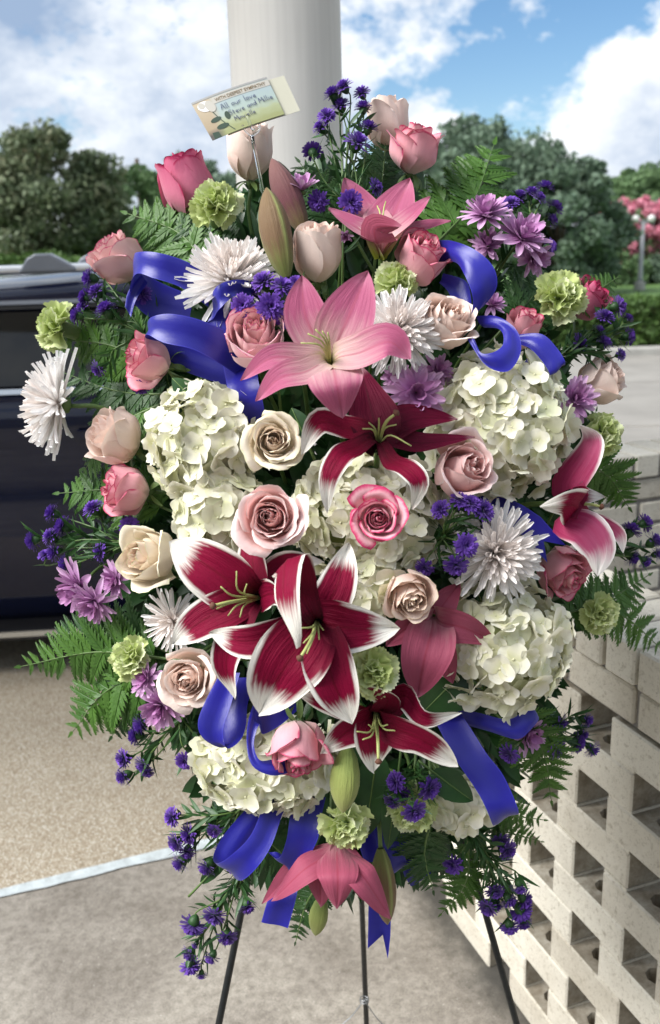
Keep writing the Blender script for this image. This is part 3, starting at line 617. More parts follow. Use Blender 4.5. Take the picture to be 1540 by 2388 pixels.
def house():
    c = px(1530, 540, 58); o = np.array([c[0], c[1], -.15]); root = thing('house', Matrix.Translation(o), 'distant house with grey shingled roof behind the crape myrtle', 'house')
    top = px(1500, 466, 60)[2] + .15; ev = px(1500, 540, 58)[2] + .15; mb = MB(); mb.box(-3, 6, 0, 7, 0, ev); add('wall', mb.mesh('house_wall', M['siding']), root)
    V = [(-3.4, -.5, ev - .1), (6.4, -.5, ev - .1), (6.4, 7.5, ev - .1), (-3.4, 7.5, ev - .1), (-2.2, 3.5, top), (4.8, 3.5, top)]
    add('roof', mesh('house_roof', V, [(0, 1, 5, 4), (1, 2, 5), (2, 3, 4, 5), (3, 0, 4), (3, 2, 1, 0)], M['shingle'], smooth=False), root)
    for a in (-2.6, -.2, 2.2):
        mb = MB(); mb.box(a, a + 1.1, -.03, .02, .9, 2.1); add('window', mb.mesh('window', M['glass']), root)
house()
M['post'] = simple('lamp_post_paint', (0.34, 0.34, 0.36), .5, .1); M['globe'] = simple('lamp_globe', (0.75, 0.74, 0.70), .3, .05)
def lamp():
    b = gz(1492, 668); b[2] = -.15; root = thing('lamp_post', Matrix.Translation(b), 'grey twin globe lamp post standing before the crape myrtle', 'lamp post'); d = (b - CAM) @ FW; h = 1.67 + (577 - 523) * d / FPX + .15
    v, f = tube([(0, 0, 0), (0, 0, .32), (0, 0, .36)], [.26, .24, .16], 14); add('base', mesh('lamp_base', v, f, M['kerb'], smooth=False), root)
    v, f = tube([(0, 0, .36), (0, 0, .5), (0, 0, h)], [.12, .10, .075], 12); add('post', mesh('lamp_pole', v, f, M['post']), root)
    v, f = tube([(-.32, 0, h), (0, 0, h + .05), (.32, 0, h)], .035, 8); add('arm', mesh('lamp_arm', v, f, M['post']), root)
    for s in (-.34, .34):
        v, f = tube([(s, 0, h - .02), (s, 0, h + .05), (s, 0, h + .16), (s, 0, h + .26), (s, 0, h + .30)], [.06, .13, .17, .12, .04], 14); add('globe', mesh('globe', v, f, M['globe']), root)
lamp()
def wires():
    p = px(326, 455, 50); b = np.array([p[0], p[1], -.15]); root = thing('utility_pole', Matrix.Translation(b), 'thin wooden utility pole rising behind the trees on the left', 'utility pole'); h = px(326, 372, 50)[2] + .15
    v, f = tube([(0, 0, 0), (0, 0, h)], [.15, .11], 10); add('post', mesh('utility_post', v, f, M['bark']), root); mb = MB(); mb.box(-.6, .6, -.06, .06, h - .7, h - .58); add('crossarm', mb.mesh('crossarm', M['bark']), root)
    for (x0, y0, x1, y1, lb) in ((1330, 487, 1600, 448, 'upper power line crossing the trees at the right edge'), (1330, 505, 1600, 478, 'lower power line crossing above the grey roof')):
        A, B = px(x0, y0, 52), px(x1, y1, 52); m_ = (A + B) / 2 - np.array([0, 0, .12]); v, f = tube(catmull([A, m_, B], 14), .012, 5); root = thing('power_line', Matrix.Translation(A), lb, 'cable'); add('wire', mesh('wire', v - A, f, M['black']), root)
wires()
# ------------------------------------------------------------------ flower builders
def pdcol(u, v, layer, pw=3.0, vs=0.62):
    e = np.maximum(np.abs(u) ** 1.5 * np.clip(v * 1.6, 0, 1), np.clip((v - vs) / (1 - vs), 0, 1))
    return np.c_[e, v, np.full_like(u, layer), (u + 1) / 2]

def rose_petals(seed, opn, n=26):
    """petals of one rose, base at the origin, opening along +Z, about 1 wide and 1.9 high"""
    g = np.random.default_rng(seed); out = []; nu, nv = 18, 12
    for i in range(n):
        t = i / (n - 1); u, v = gridp(nu, nv)
        phi0 = i * 2.39996 + g.normal(0, .12)
        R = 0.08 + (0.90 + 0.10 * opn) * t ** (0.85 + 0.35 * opn) * (1 + g.normal(0, .05))
        W = 2.3 - 1.35 * t ** 0.6
        zt = (2.45 - .85 * min(1, opn * 1.0)) - .04 * t + g.normal(0, .05) - opn * (0.06 + 0.42 * max(0, t - .35) ** 1.3 * 1.6) - 0.10 * max(0, .25 - t)
        if t > .8: zt -= .10 * (1 - opn)
        b = np.clip(v / 0.52, 0, 1); prof = np.sin(b * math.pi / 2) ** 0.75
        k = np.clip((v - 0.50) / 0.50, 0, 1)
        flare = (-0.34 - 0.26 * opn) * (1 - t) ** 1.1 - .55 * max(0, 1 - t / .22) + t ** 1.6 * (-0.10 + 0.42 * opn) + g.normal(0, .03)
        r = R * prof * (1 + flare * k ** 1.6)
        z = zt * (v ** 0.92) * (1 - 0.0 * k)
        # rolled back lip of the outer petals
        lip = np.clip((v - 0.80) / 0.20, 0, 1) ** 1.5
        la = t ** 1.2 * (0.09 + 0.09 * opn) * g.uniform(.3, 1.5)
        r = r + la * lip * (0.6 + 0.5 * (1 - np.abs(u))); z = z - la * 0.75 * lip ** 2
        # rounded margin, a pointed middle, a wavy edge
        z = z - zt * (0.20 + .06 * t) * np.abs(u) ** 2.6 * v
        z = z + 0.05 * t * np.exp(-(u / .22) ** 2) * lip
        wv = g.uniform(0, 6.28)
        r = r + (0.035 + .03 * t) * np.sin(3.3 * u + wv) * v ** 2 + 0.022 * np.sin(8 * u + wv * 2) * v ** 4 + .012 * np.sin(17 * u + wv * 3) * v ** 8
        z = z + 0.02 * np.sin(6 * u + wv) * v ** 3
        sh = 0.42 + 0.58 * np.sin(np.clip(v / 0.62, 0, 1) * math.pi / 2)
        ang = phi0 + u * W * sh * (1 - 0.16 * np.clip((v - .75) / .25, 0, 1) ** 2)
        r = r * (1 + (0.10 + 0.06 * (1 - t)) * u)          # spiral: one edge tucked under its neighbour
        r = np.maximum(r, 0.012)
        V = np.c_[r * np.cos(ang), r * np.sin(ang), z]
        out.append((V, gridf(nu, nv), pdcol(u, v, t)))
    return out
ROSEKIND = {'bud': (11, 0.0, 22), 'half': (23, 0.42, 26), 'open': (35, 0.95, 32)}
_rose = {}
def rose_meshes(kind, mat, alt=0):
    key = (kind, mat, alt)
    if key not in _rose:
        s, o, n = ROSEKIND[kind]
        _rose[key] = [mesh('rose_petal', V, F, M[mat], pd) for V, F, pd in rose_petals(s + 100 * alt, o * (1 + .16 * (alt - 1)), n - 2 * (alt % 2))]
    return _rose[key]
def sepal_mesh(L=0.95, w=0.13, curl=1.0):
    u, v = gridp(2, 8); W = w * np.sin(np.clip(v * .93 + .07, 0, 1) * math.pi) ** .7
    a = curl * v * 1.9; x = L * (np.sin(a) / max(curl * 1.9, .1)) if curl else L * v
    z = L * ((1 - np.cos(a)) / max(curl * 1.9, .1)) * -1
    return mesh('sepal', np.c_[0.15 + x, u * W, z + .05 + .04 * np.abs(u)], gridf(2, 8), M['sepal'], pdcol(u, v, 0.5))
_sepals = [sepal_mesh(.9, .12, c) for c in (0.35, .8, 1.3)]
def calyx_mesh():
    p = [(0.0, -.30, .07), (0, -.2, .09), (0, -.08, .19), (0, .06, .21), (0, .2, .12)]
    v, f = tube([(0, 0, q[1]) for q in p], [q[2] for q in p], 8); return mesh('calyx', v, f, M['sepal'])
_calyx = calyx_mesh()
def hub(x, y, d=1.36):
    return px(x + (790 - x) * .78 + rng.normal(0, 25), y + (1240 - y) * .72 + rng.normal(0, 25), d)
def stem_to(root, Mt, x, y, base, axis, rad, length=None, mat='stem', name='stem'):
    h = hub(x, y); base = np.asarray(base)
    p = catmull([base, base - axis * .055, .45 * (base - axis * .10) + .55 * h + np.array([0, 0, -.012]), h], 14)
    v, f = tube(p, np.linspace(rad, rad * 1.15, 14), 7)
    return add(name, mesh(name, to_local(Mt, v), f, M[mat]), root)
def rose(x, y, w, kind, mat, axis, label, dz=0.0, spin=None, sep=5, nodrop=0):
    d = depth(x, y) - dz; s = w * d / FPX / 2 / (1.0 if kind == 'bud' else 1.12 if kind == 'half' else 1.42)
    a = vdir(*axis); P = px(x, y, d) + FW * s * .8; o = P - a * (1.22 if kind == 'bud' else 1.05 if kind == 'half' else .7) * s
    sp = rng.uniform(0, 6.28) if spin is None else spin
    Mt = frame(o, a, s, sp); root = thing('rose', Mt, label, 'rose', 'roses in the spray')
    for i, me in enumerate(rose_meshes(kind, mat, int(x + y) % 4)):
        q = Matrix.Rotation(rng.normal(0, .10), 4, 'Z') @ Matrix.Rotation(rng.normal(0, .018 + .0014 * i), 4, 'X') @ Matrix.Rotation(rng.normal(0, .018 + .0014 * i), 4, 'Y')
        add('petal', me, root, q)
    for k in range(sep):
        add('sepal', _sepals[int(rng.integers(3))], root, Matrix.Rotation(k * 1.2566 + rng.normal(0, .2), 4, 'Z') @ Matrix.Rotation(rng.normal(.15, .25), 4, 'Y'))
    add('calyx', _calyx, root)
    stem_to(root, Mt, x, y, o - a * .25 * s, a, .0026)
    return root

# --- lilies
def strip_frames(C, N0):
    T = np.gradient(C, axis=0); T /= np.linalg.norm(T, axis=1)[:, None] + 1e-12
    n = N0; Ns = []
    for i in range(len(C)):
        n = nrm(n - T[i] * (n @ T[i])); Ns.append(n)
    Ns = np.array(Ns); return T, Ns, np.cross(T, Ns)
def lily_petal(pts, width, N0, cup=0.22, wave=0.0, twist=0.0, seed=0, peak=.5, layer=.5, nu=10, nv=22, rec=0.0):
    C = catmull(pts, nv + 1); T, Ns, B = strip_frames(C, N0); g = np.random.default_rng(seed)
    u, v = gridp(nu, nv); i = np.repeat(np.arange(nv + 1), nu + 1)
    vv = np.clip(v, 0, 1); pk = math.log(.5) / math.log(peak)
    W = width / 2 * (np.clip(np.sin(math.pi * np.clip(.06 + .94 * vv, 0, 1) ** pk), 0, 1) ** .80 + .05 * (1 - vv))
    Bu, Nu = B[i], Ns[i]
    if twist:
        a = (twist * vv)[:, None]; Bu, Nu = Bu * np.cos(a) + Nu * np.sin(a), Nu * np.cos(a) - Bu * np.sin(a)
    ph = g.uniform(0, 6.28, 4)
    wv = wave * width * np.abs(u) ** 1.5 * (np.sin(9 * vv + ph[0] + (u > 0) * 2.1) * .6 + np.sin(17 * vv + ph[1] + (u > 0)) * .3) * np.clip(vv * 3, 0, 1)
    rib = -.035 * width * np.exp(-(u / .12) ** 2)
    lift = cup * width * (np.abs(u) ** 2) * (1 - 1.6 * rec * vv) + wv + rib
    V = C[i] + Bu * (u * W)[:, None] + Nu * lift[:, None]
    e = np.maximum(np.abs(u) ** 1.5 * .90 * np.clip(vv * 1.7 - .12, 0, 1), np.clip((vv - .42) / .58, 0, 1) ** 1.15)
    return V, gridf(nu, nv), np.c_[e, v, np.full_like(u, layer), (u + 1) / 2]
def lily(name, x, y, axis, petals, mat, label, dz=0.0, stamens=(), wave=0.0, group=None, pist=None, stem=True, funnel=.30):
    d = depth(x, y) - dz; P0 = px(x, y, d); a = vdir(*axis); Mt = frame(P0, a)
    root = thing(name, Mt, label, 'lily', group or 'lilies in the spray')
    for j, (pts, w, *opt) in enumerate(petals):
        o = opt[0] if opt else {}
        Q = [px(q[0], q[1], d - q[2]) for q in pts]
        tip = Q[-1]; L = sum(np.linalg.norm(b - c) for b, c in zip([P0] + Q[:-1], Q)); out = nrm((Q[0] - P0) - a * ((Q[0] - P0) @ a))
        first = P0 + a * L * funnel * .6 + (Q[0] - P0) * .22
        N0 = vdir(*o['face']) if 'face' in o else nrm(a * .55 - out * .83)
        w_ = w * d / FPX
        V, F, pd = lily_petal([P0, first] + Q, w_, N0, o.get('cup', .16), o.get('wave', wave), o.get('twist', 0), j + int(x), o.get('peak', .55), .5, rec=o.get('rec', .4))
        add('petal', mesh('lily_petal', to_local(Mt, V), F, M[o.get('mat', mat)], pd), root)
    for q in stamens:
        tip = px(q[0], q[1], d - q[2]); mid = P0 + a * .5 * np.linalg.norm(tip - P0) + (tip - P0) * .3
        c = catmull([P0, mid, tip], 10); v, f = tube(c, np.linspace(.0013, .0008, 10), 5)
        st = add('stamen', mesh('stamen', to_local(Mt, v), f, M['stamen']), root)
        if len(q) > 3:
            v, f = tube([tip - RT * .004, tip, tip + RT * .004], [.001, .002, .001], 6)
            add('anther', mesh('anther', to_local(Mt, v), f, M['anther']), st)
    if pist:
        tip = px(pist[0], pist[1], d - pist[2]); mid = P0 + a * .4 * np.linalg.norm(tip - P0) + (tip - P0) * .35
        c = catmull([P0, mid, tip], 12); v, f = tube(c, np.linspace(.0021, .0016, 12), 6)
        st = add('pistil', mesh('pistil', to_local(Mt, v), f, M['stamen']), root)
        t_ = nrm(c[-1] - c[-2]); v, f = tube([tip - t_ * .001, tip + t_ * .002, tip + t_ * .0045], [.0022, .0042, .002], 8)
        add('stigma', mesh('stigma', to_local(Mt, v), f, M['anther']), st)
    if stem: stem_to(root, Mt, x, y, P0 + a * .004, a, .0032)
    return root
def lily_bud(p0, p1, w, mat, label, dz=0.0, bend=0.0, dtip=0.0):
    """pointed bud from its stalk p0 to its tip p1 (pixels): three sepals meeting in ridged seams"""
    d = depth(*p0) - dz; A, B = px(*p0, d), px(*p1, d - dtip); a = nrm(B - A); L = np.linalg.norm(B - A)
    R = w * d / FPX / 2; Mt = frame(A, a); root = thing('lily_bud', Mt, label, 'flower bud', 'lily buds')
    prof = [(0, .26), (.05, .42), (.18, .72), (.38, .96), (.55, 1.0), (.72, .86), (.86, .58), (.95, .30), (1.0, .06)]
    pz = np.array([q[0] for q in prof]); pr = np.array([q[1] for q in prof])
    for k in range(3):
        u, v = gridp(8, 16); r = np.interp(v, pz, pr) * R; ang = k * 2.0944 + u * 1.05
        r = r * (1 + .10 * np.abs(u) ** 3 - .05 * np.exp(-(u / .14) ** 2) - .04 * np.abs(u) ** 8)
        V = np.c_[r * np.cos(ang), r * np.sin(ang) + bend * L * np.sin(v * math.pi), v * L]
        add('sepal', mesh('bud_sepal', V, gridf(8, 16), M[mat], np.c_[np.abs(u) ** 4, v, np.full_like(u, k / 2), (u + 1) / 2]), root)
    stem_to(root, Mt, *p0, A, a, .0028)
    return root

# --- hydrangea
def floret_mesh(seed):
    g = np.random.default_rng(seed); mb = MB(); pds = []
    for k in range(4):
        u, v = gridp(4, 5); w = .54 * np.sin(np.clip(.08 + .92 * v, 0, 1) ** .62 * math.pi * .86) ** .6 + .02
        ang = k * math.pi / 2 + g.normal(0, .10); cup = g.uniform(-.06, .28); wv = g.uniform(0, 6.28)
        x = .05 + .95 * v * (1 - .10 * u ** 2 * v); y = u * w; z = cup * v ** 1.6 + .10 * u ** 2 * v + .05 * np.sin(3 * u + wv) * v ** 2 + .03 * (k % 2)
        c, s = math.cos(ang), math.sin(ang)
        mb.put(np.c_[x * c - y * s, x * s + y * c, z], gridf(4, 5), np.c_[np.abs(u), v, np.full_like(u, .5)])
    v, f = tube([(0, 0, -.01), (0, 0, .05), (0, 0, .09)], [.05, .09, .03], 6); mb.put(v, f, np.tile([[0, .2, .5]], (len(v), 1)))
    return mb.mesh('hydrangea_floret', M['hyd'], True)
_floret = [floret_mesh(s) for s in range(6)]
M['hyd_core'] = simple('hydrangea_stalk_green', (0.30, 0.34, 0.14), 0.8)
def hydrangea(x, y, rx, ry, n, label, dz=0.0, fr=33, thick=None, axis=(0, .1)):
    d = depth(x, y) - dz; k = d / FPX; a = vdir(*axis); c = px(x, y, d) + FW * min(rx, ry) * k * .55
    Mt = frame(c, a, 1.0, 0, RT); root = thing('hydrangea', Mt, label, 'hydrangea', 'white hydrangea heads')
    X, Y, Z = (np.array(Mt)[:3, i] for i in range(3)); A = np.array([rx * k, ry * k, (thick or min(rx, ry)) * k * .95])
    # the branching stalks that carry the florets
    m = MB()
    for i in range(40):
        t = (i + .5) / 40; zc = 1 - 1.25 * t; ph = i * 2.39996; rr = math.sqrt(max(0, 1 - zc * zc))
        tip = np.array([rr * math.cos(ph), rr * math.sin(ph), zc]) * A * .86
        v, f = tube(catmull([(0, 0, -A[2] * .5), tip * .5, tip], 5), .0011, 4); m.put(v, f)
    u_, v_ = gridp(20, 12); th = (1 - v_) * .02 + v_ * 2.0; ph = u_ * math.pi
    m.put(np.c_[np.sin(th) * np.cos(ph), np.sin(th) * np.sin(ph), np.cos(th)] * A * .74, gridf(20, 12))
    add('stalks', m.mesh('hydrangea_stalks', M['hyd_core'], True), root)
    n = int(n * 1.25)
    for i in range(n):
        t = (i + .5) / n; zc = 1 - 1.28 * t; ph = i * 2.39996 + rng.normal(0, .12); rr = math.sqrt(max(0, 1 - zc * zc))
        u = np.array([rr * math.cos(ph), rr * math.sin(ph), zc]); pos = u * A * (1 + rng.normal(0, .085))
        nn = nrm(u / A * A.mean() + rng.normal(0, .38, 3)); s = fr * k * rng.uniform(.70, 1.25)
        add('floret', _floret[int(rng.integers(6))], root, frame(pos, nn, s, rng.uniform(0, 6.28)))
    stem_to(root, Mt, x, y, c - a * A[2] * .5, a, .004)
    return root

# --- chrysanthemums
def ray_mesh(name, mat, kind, seed):
    g = np.random.default_rng(seed); nu, nv = 4, 9; u, v = gridp(nu, nv)
    if kind == 'spider':
        w = .046 * (np.clip(v * 6, 0, 1) ** .5) * (1 - .25 * (1 - v)) * np.clip((1.02 - v) * 9, .0, 1) ** .5
        bend = g.uniform(-.20, .18); z = bend * v ** 2 + .055 * u ** 2 + .10 * max(0, g.normal()) * np.clip(v - .7, 0, 1) ** 2 * 6
        side = g.uniform(-.08, .08) * v ** 2
    else:
        w = .135 * np.sin(np.clip(.10 + .90 * v, 0, 1) ** 1.15 * math.pi * .95) ** .55
        bend = g.uniform(-.12, .20); z = bend * v ** 2 + .05 * u ** 2 - .012 * np.cos(u * 7) * v
        side = g.uniform(-.05, .05) * v ** 2
    V = np.c_[v, u * w + side, z]; return V, gridf(nu, nv), u, v
_ray = {}
def rays(kind, mat, layer):
    key = (kind, mat, layer)
    if key not in _ray:
        L = []
        for s in range(5):
            V, F, u, v = ray_mesh('ray', mat, kind, s + layer * 10)
            L.append(mesh('ray_petal', V, F, M[mat], np.c_[np.abs(u) * .5, v, np.full_like(u, (layer + .5) / 4), (u + 1) / 2]))
        _ray[key] = L
    return _ray[key]
M['disc_green'] = simple('chrysanthemum_base_green', (0.10, 0.16, 0.05), 0.7)
def disc_mesh():
    v, f = tube([(0, 0, -.17), (0, 0, -.14), (0, 0, -.03), (0, 0, .05)], [.04, .15, .17, .06], 10); return mesh('flower_base', v, f, M['disc_green'])
_disc = disc_mesh()
def mum(x, y, r, axis, label, kind='spider', mat='mum_white', n=215, dz=0.0, th=(12, 104), name='spider_chrysanthemum', group='white spider chrysanthemums', lens=(.5, 1.0), sd=.003, sep=0):
    d = depth(x, y) - dz; s = r * d / FPX; a = vdir(*axis); o = px(x, y, d) - a * s * .18
    Mt = frame(o, a, s, rng.uniform(0, 6.28)); root = thing(name, Mt, label, 'chrysanthemum', group)
    for i in range(n):
        t = (i + .5) / n; lay = min(3, int(t * 4)); me = rays(kind, mat, lay)[int(rng.integers(5))]
        ang = math.radians(th[0] + (th[1] - th[0]) * t ** .75 + rng.normal(0, 6)); az = i * 2.39996 + rng.normal(0, .12)
        L = (lens[0] + (lens[1] - lens[0]) * t ** .7) * rng.uniform(.86, 1.10)
        dr = np.array([math.sin(ang) * math.cos(az), math.sin(ang) * math.sin(az), math.cos(ang)])
        zz = nrm(np.array([0, 0, 1.0]) - dr * dr[2]) if abs(dr[2]) < .98 else np.array([-math.cos(az), -math.sin(az), 0])
        yy = np.cross(zz, dr); b = dr * .04 + np.array([0, 0, .04 * (1 - t)])
        wk = 1.0 if kind != 'spider' else rng.uniform(.85, 1.25)
        add('petal', me, root, Matrix(((dr[0] * L, yy[0] * wk, zz[0] * L, b[0]), (dr[1] * L, yy[1] * wk, zz[1] * L, b[1]), (dr[2] * L, yy[2] * wk, zz[2] * L, b[2]), (0, 0, 0, 1))))
    add('flower_base', _disc, root); stem_to(root, Mt, x, y, o - a * .15 * s, a, sd)
    return root

# --- carnations
def carn_petal(seed):
    g = np.random.default_rng(seed); nu, nv = 22, 8; u, v = gridp(nu, nv); ph = g.uniform(0, 6.28, 3)
    zig = (np.arange(nu + 1) % 2) * .055; zig = np.tile(zig, nv + 1) * np.clip((v - .8) / .2, 0, 1)
    L = 1.0 - .16 * u ** 2 - zig; half = .72 * np.clip(.18 + v * .9, 0, 1)
    ruf = .19 * v ** 1.8 * (np.sin(3.8 * u + ph[0]) + .55 * np.sin(8.0 * u + ph[1]))
    x = v * L * np.cos(u * half); y = v * L * np.sin(u * half) * 1.0; z = .10 * v ** 2 + ruf
    return mesh('carnation_petal', np.c_[x, y, z], gridf(nu, nv), M['carn'], np.c_[np.abs(u) * .6, v, np.full_like(u, g.uniform(.1, 1)), (u + 1) / 2])
_carn = [carn_petal(s) for s in range(8)]
def carn_calyx():
    v, f = tube([(0, 0, -1.15), (0, 0, -1.05), (0, 0, -.6), (0, 0, -.1), (0, 0, .1)], [.10, .2, .26, .28, .16], 10); return mesh('carnation_calyx', v, f, M['sepal'])
_ccal = carn_calyx()
def carnation(x, y, r, axis, label, dz=0.0, n=28, th=(8, 98)):
    d = depth(x, y) - dz; s = r * d / FPX; a = vdir(*axis); o = px(x, y, d) - a * s * .25
    Mt = frame(o, a, s, rng.uniform(0, 6.28)); root = thing('carnation', Mt, label, 'carnation', 'pale green carnations')
    for i in range(n):
        t = (i + .5) / n; ang = math.radians(th[0] + (th[1] - th[0]) * t ** .8 + rng.normal(0, 6)); az = i * 2.39996 + rng.normal(0, .2)
        L = (.72 + .30 * t ** .6) * rng.uniform(.88, 1.08)
        dr = np.array([math.sin(ang) * math.cos(az), math.sin(ang) * math.sin(az), math.cos(ang)])
        zz = nrm(np.array([0, 0, 1.0]) - dr * dr[2]); yy = np.cross(zz, dr)
        R3 = np.array([dr, yy, zz]).T @ np.array(Matrix.Rotation(rng.normal(0, .7) * (1.2 - t), 3, 'X')); R3 *= L
        add('petal', _carn[int(rng.integers(8))], root, Matrix([(*R3[k], 0) for k in range(3)] + [(0, 0, 0, 1)]))
    add('calyx', _ccal, root); stem_to(root, Mt, x, y, o - a * 1.05 * s, a, .0022)
    return root

# --- asters
def aster_mesh(seed):
    g = np.random.default_rng(seed); mb = MB(); n = 110
    for i in range(n):
        t = (i + .5) / n; ang = math.radians(14 + 80 * t ** .8 + g.normal(0, 6)); az = i * 2.39996 + g.normal(0, .15)
        L = (.72 + .28 * t) * g.uniform(.92, 1.05); dr = np.array([math.sin(ang) * math.cos(az), math.sin(ang) * math.sin(az), math.cos(ang)])
        zz = nrm(np.array([0, 0, 1.0]) - dr * dr[2]); yy = np.cross(zz, dr); w = .085
        V = [dr * .05, dr * .45 * L + yy * w + zz * .02, dr * .45 * L - yy * w + zz * .02, dr * .9 * L + yy * w * .9 - zz * .03, dr * .9 * L - yy * w * .9 - zz * .03, dr * L - zz * .06]
        mb.put(np.array(V), [(0, 2, 1), (1, 2, 4, 3), (3, 4, 5)], np.array([[0, .05, t], [.3, .5, t], [.3, .5, t], [.6, .9, t], [.6, .9, t], [.8, 1, t]]))
    return mb.mesh('aster_petals', M['aster'], False)
_aster = [aster_mesh(s) for s in range(6)]
def aster_cal():
    v, f = tube([(0, 0, -.62), (0, 0, -.5), (0, 0, -.3), (0, 0, 0), (0, 0, .12)], [.08, .22, .36, .40, .2], 8); return mesh('aster_base', v, f, M['aleaf'])
_acal = aster_cal()
def lance(L, w, g, curl=.25):
    u, v = gridp(2, 5); W = w * np.sin(np.clip(.05 + .95 * v, 0, 1) ** .8 * math.pi) ** .8
    return np.c_[v * L, u * W, curl * L * v ** 2 * g.uniform(-1, .6) + .25 * W * np.abs(u)], gridf(2, 5)
def aster_spray(base, heads, label, dz=0.0, r=26, leaves=90, lw=1.0, back=.03, out=.5, seed=0, name='aster_spray', spread=None):
    """stems rise from one base point (pixel) to each flower head (pixel)"""
    g = np.random.default_rng(seed + 100); d0 = depth(*base) - dz; B = px(*base, d0 + back)
    Mt = frame(B, UP); root = thing(name, Mt, label, 'aster', 'violet aster sprays'); stems = MB(); fol = MB()
    cen = np.mean([px(h[0], h[1], depth(h[0], h[1]) - dz) for h in heads], axis=0); tr = nrm(cen - B)
    fork = B + (cen - B) * .45
    v, f = tube(catmull([B - tr * .08 + FW * .05, B, fork], 8), np.linspace(.0022, .0016, 8), 6); stems.put(v, f); paths = []
    for h in heads:
        hz = h[2] if len(h) > 2 else g.uniform(-.02, .02); P = px(h[0], h[1], depth(h[0], h[1]) - dz - hz)
        rr = (h[3] if len(h) > 3 else r) * g.uniform(1.0, 1.2) * d0 / FPX
        j = B + (fork - B) * g.uniform(.5, 1.0); o_ = nrm(P - j)
        a = nrm(o_ * out + (-FW) * .25 + rng.normal(0, .16, 3)); P_ = P - a * rr * .55
        c = catmull([j, j + (P_ - j) * .5 + g.normal(0, .006, 3), P_ - a * .012, P_], 12); paths.append(c)
        v, f = tube(c, np.linspace(.0012, .0009, 12), 5); stems.put(v, f)
        q = add('flower_head', _aster[int(g.integers(6))], root, Mt.inverted() @ frame(P - a * rr * .25, a, rr, g.uniform(0, 6.28)))
        add('calyx', _acal, q)
    paths.append(catmull([B, fork], 12))
    for i in range(leaves):
        c = paths[int(g.integers(len(paths)))]; k = int(g.integers(0, 9)); p = c[k]; T = nrm(c[min(k + 1, 11)] - c[k])
        s_ = nrm(np.cross(T, g.normal(0, 1, 3))); x_ = nrm(T * g.uniform(.5, 1.3) + s_ * .8); z_ = nrm(np.cross(x_, g.normal(0, 1, 3))); y_ = np.cross(z_, x_)
        V, F = lance(g.uniform(.016, .036) * lw, g.uniform(.0016, .0030) * lw, g); fol.put(p + V @ np.array([x_, y_, z_]), F)
    def fin(mb, nm, mt, kind=None):
        o = add(nm, mesh(nm, to_local(Mt, np.vstack(mb.v)), mb.f, M[mt]), root)
        if kind: o['kind'] = kind
    fin(stems, 'stem', 'stem'); fin(fol, 'foliage', 'aleaf', 'stuff')
    return root

# --- ferns and leaves
def pinna_mesh(seed, mat):
    """one side leaf of a fern: toothed leaflets either side of a midrib, 1 long along +X"""
    g = np.random.default_rng(seed); mb = MB(); n = 9
    for sd in (-1, 1):
        for i in range(n):
            t = (i + .5) / n; L = .31 * (1 - t) ** .75 * (1 - .35 * np.exp(-t * 9)) + .035; x0 = t * .97; h = .50 / n * 1.12
            a = math.radians(52 - 18 * t) ; dx, dy = math.cos(a), math.sin(a) * sd; z = g.normal(0, .012) 
            q = np.array([(x0 - h, 0, 0), (x0 + h, 0, 0), (x0 - h * .95 + dx * L * .55, dy * L * .55, .02 + z), (x0 + h * 1.0 + dx * L * .5, dy * L * .5, .012 + z),
                          (x0 - h * .35 + dx * L * .88, dy * L * .9, .015 + z), (x0 + h * .55 + dx * L * .8, dy * L * .8, .01 + z), (x0 + h * .25 + dx * L * 1.08, dy * L * 1.06, -.01 + z)])
            q[:, 2] -= .12 * q[:, 0] ** 2
            fs = [(0, 1, 3, 2), (2, 3, 5, 4), (4, 5, 6)]
            mb.put(q, fs if sd > 0 else [tuple(reversed(k)) for k in fs])
    c = np.c_[np.linspace(0, 1, 6), np.zeros(6), .006 - .12 * np.linspace(0, 1, 6) ** 2]; v, f = tube(c, np.linspace(.016, .004, 6), 4); mb.put(v, f)
    return mb.mesh('fern_pinna', M[mat], False)
_pinna = {m: [pinna_mesh(s, m) for s in range(4)] for m in ('fern', 'fern_dark')}
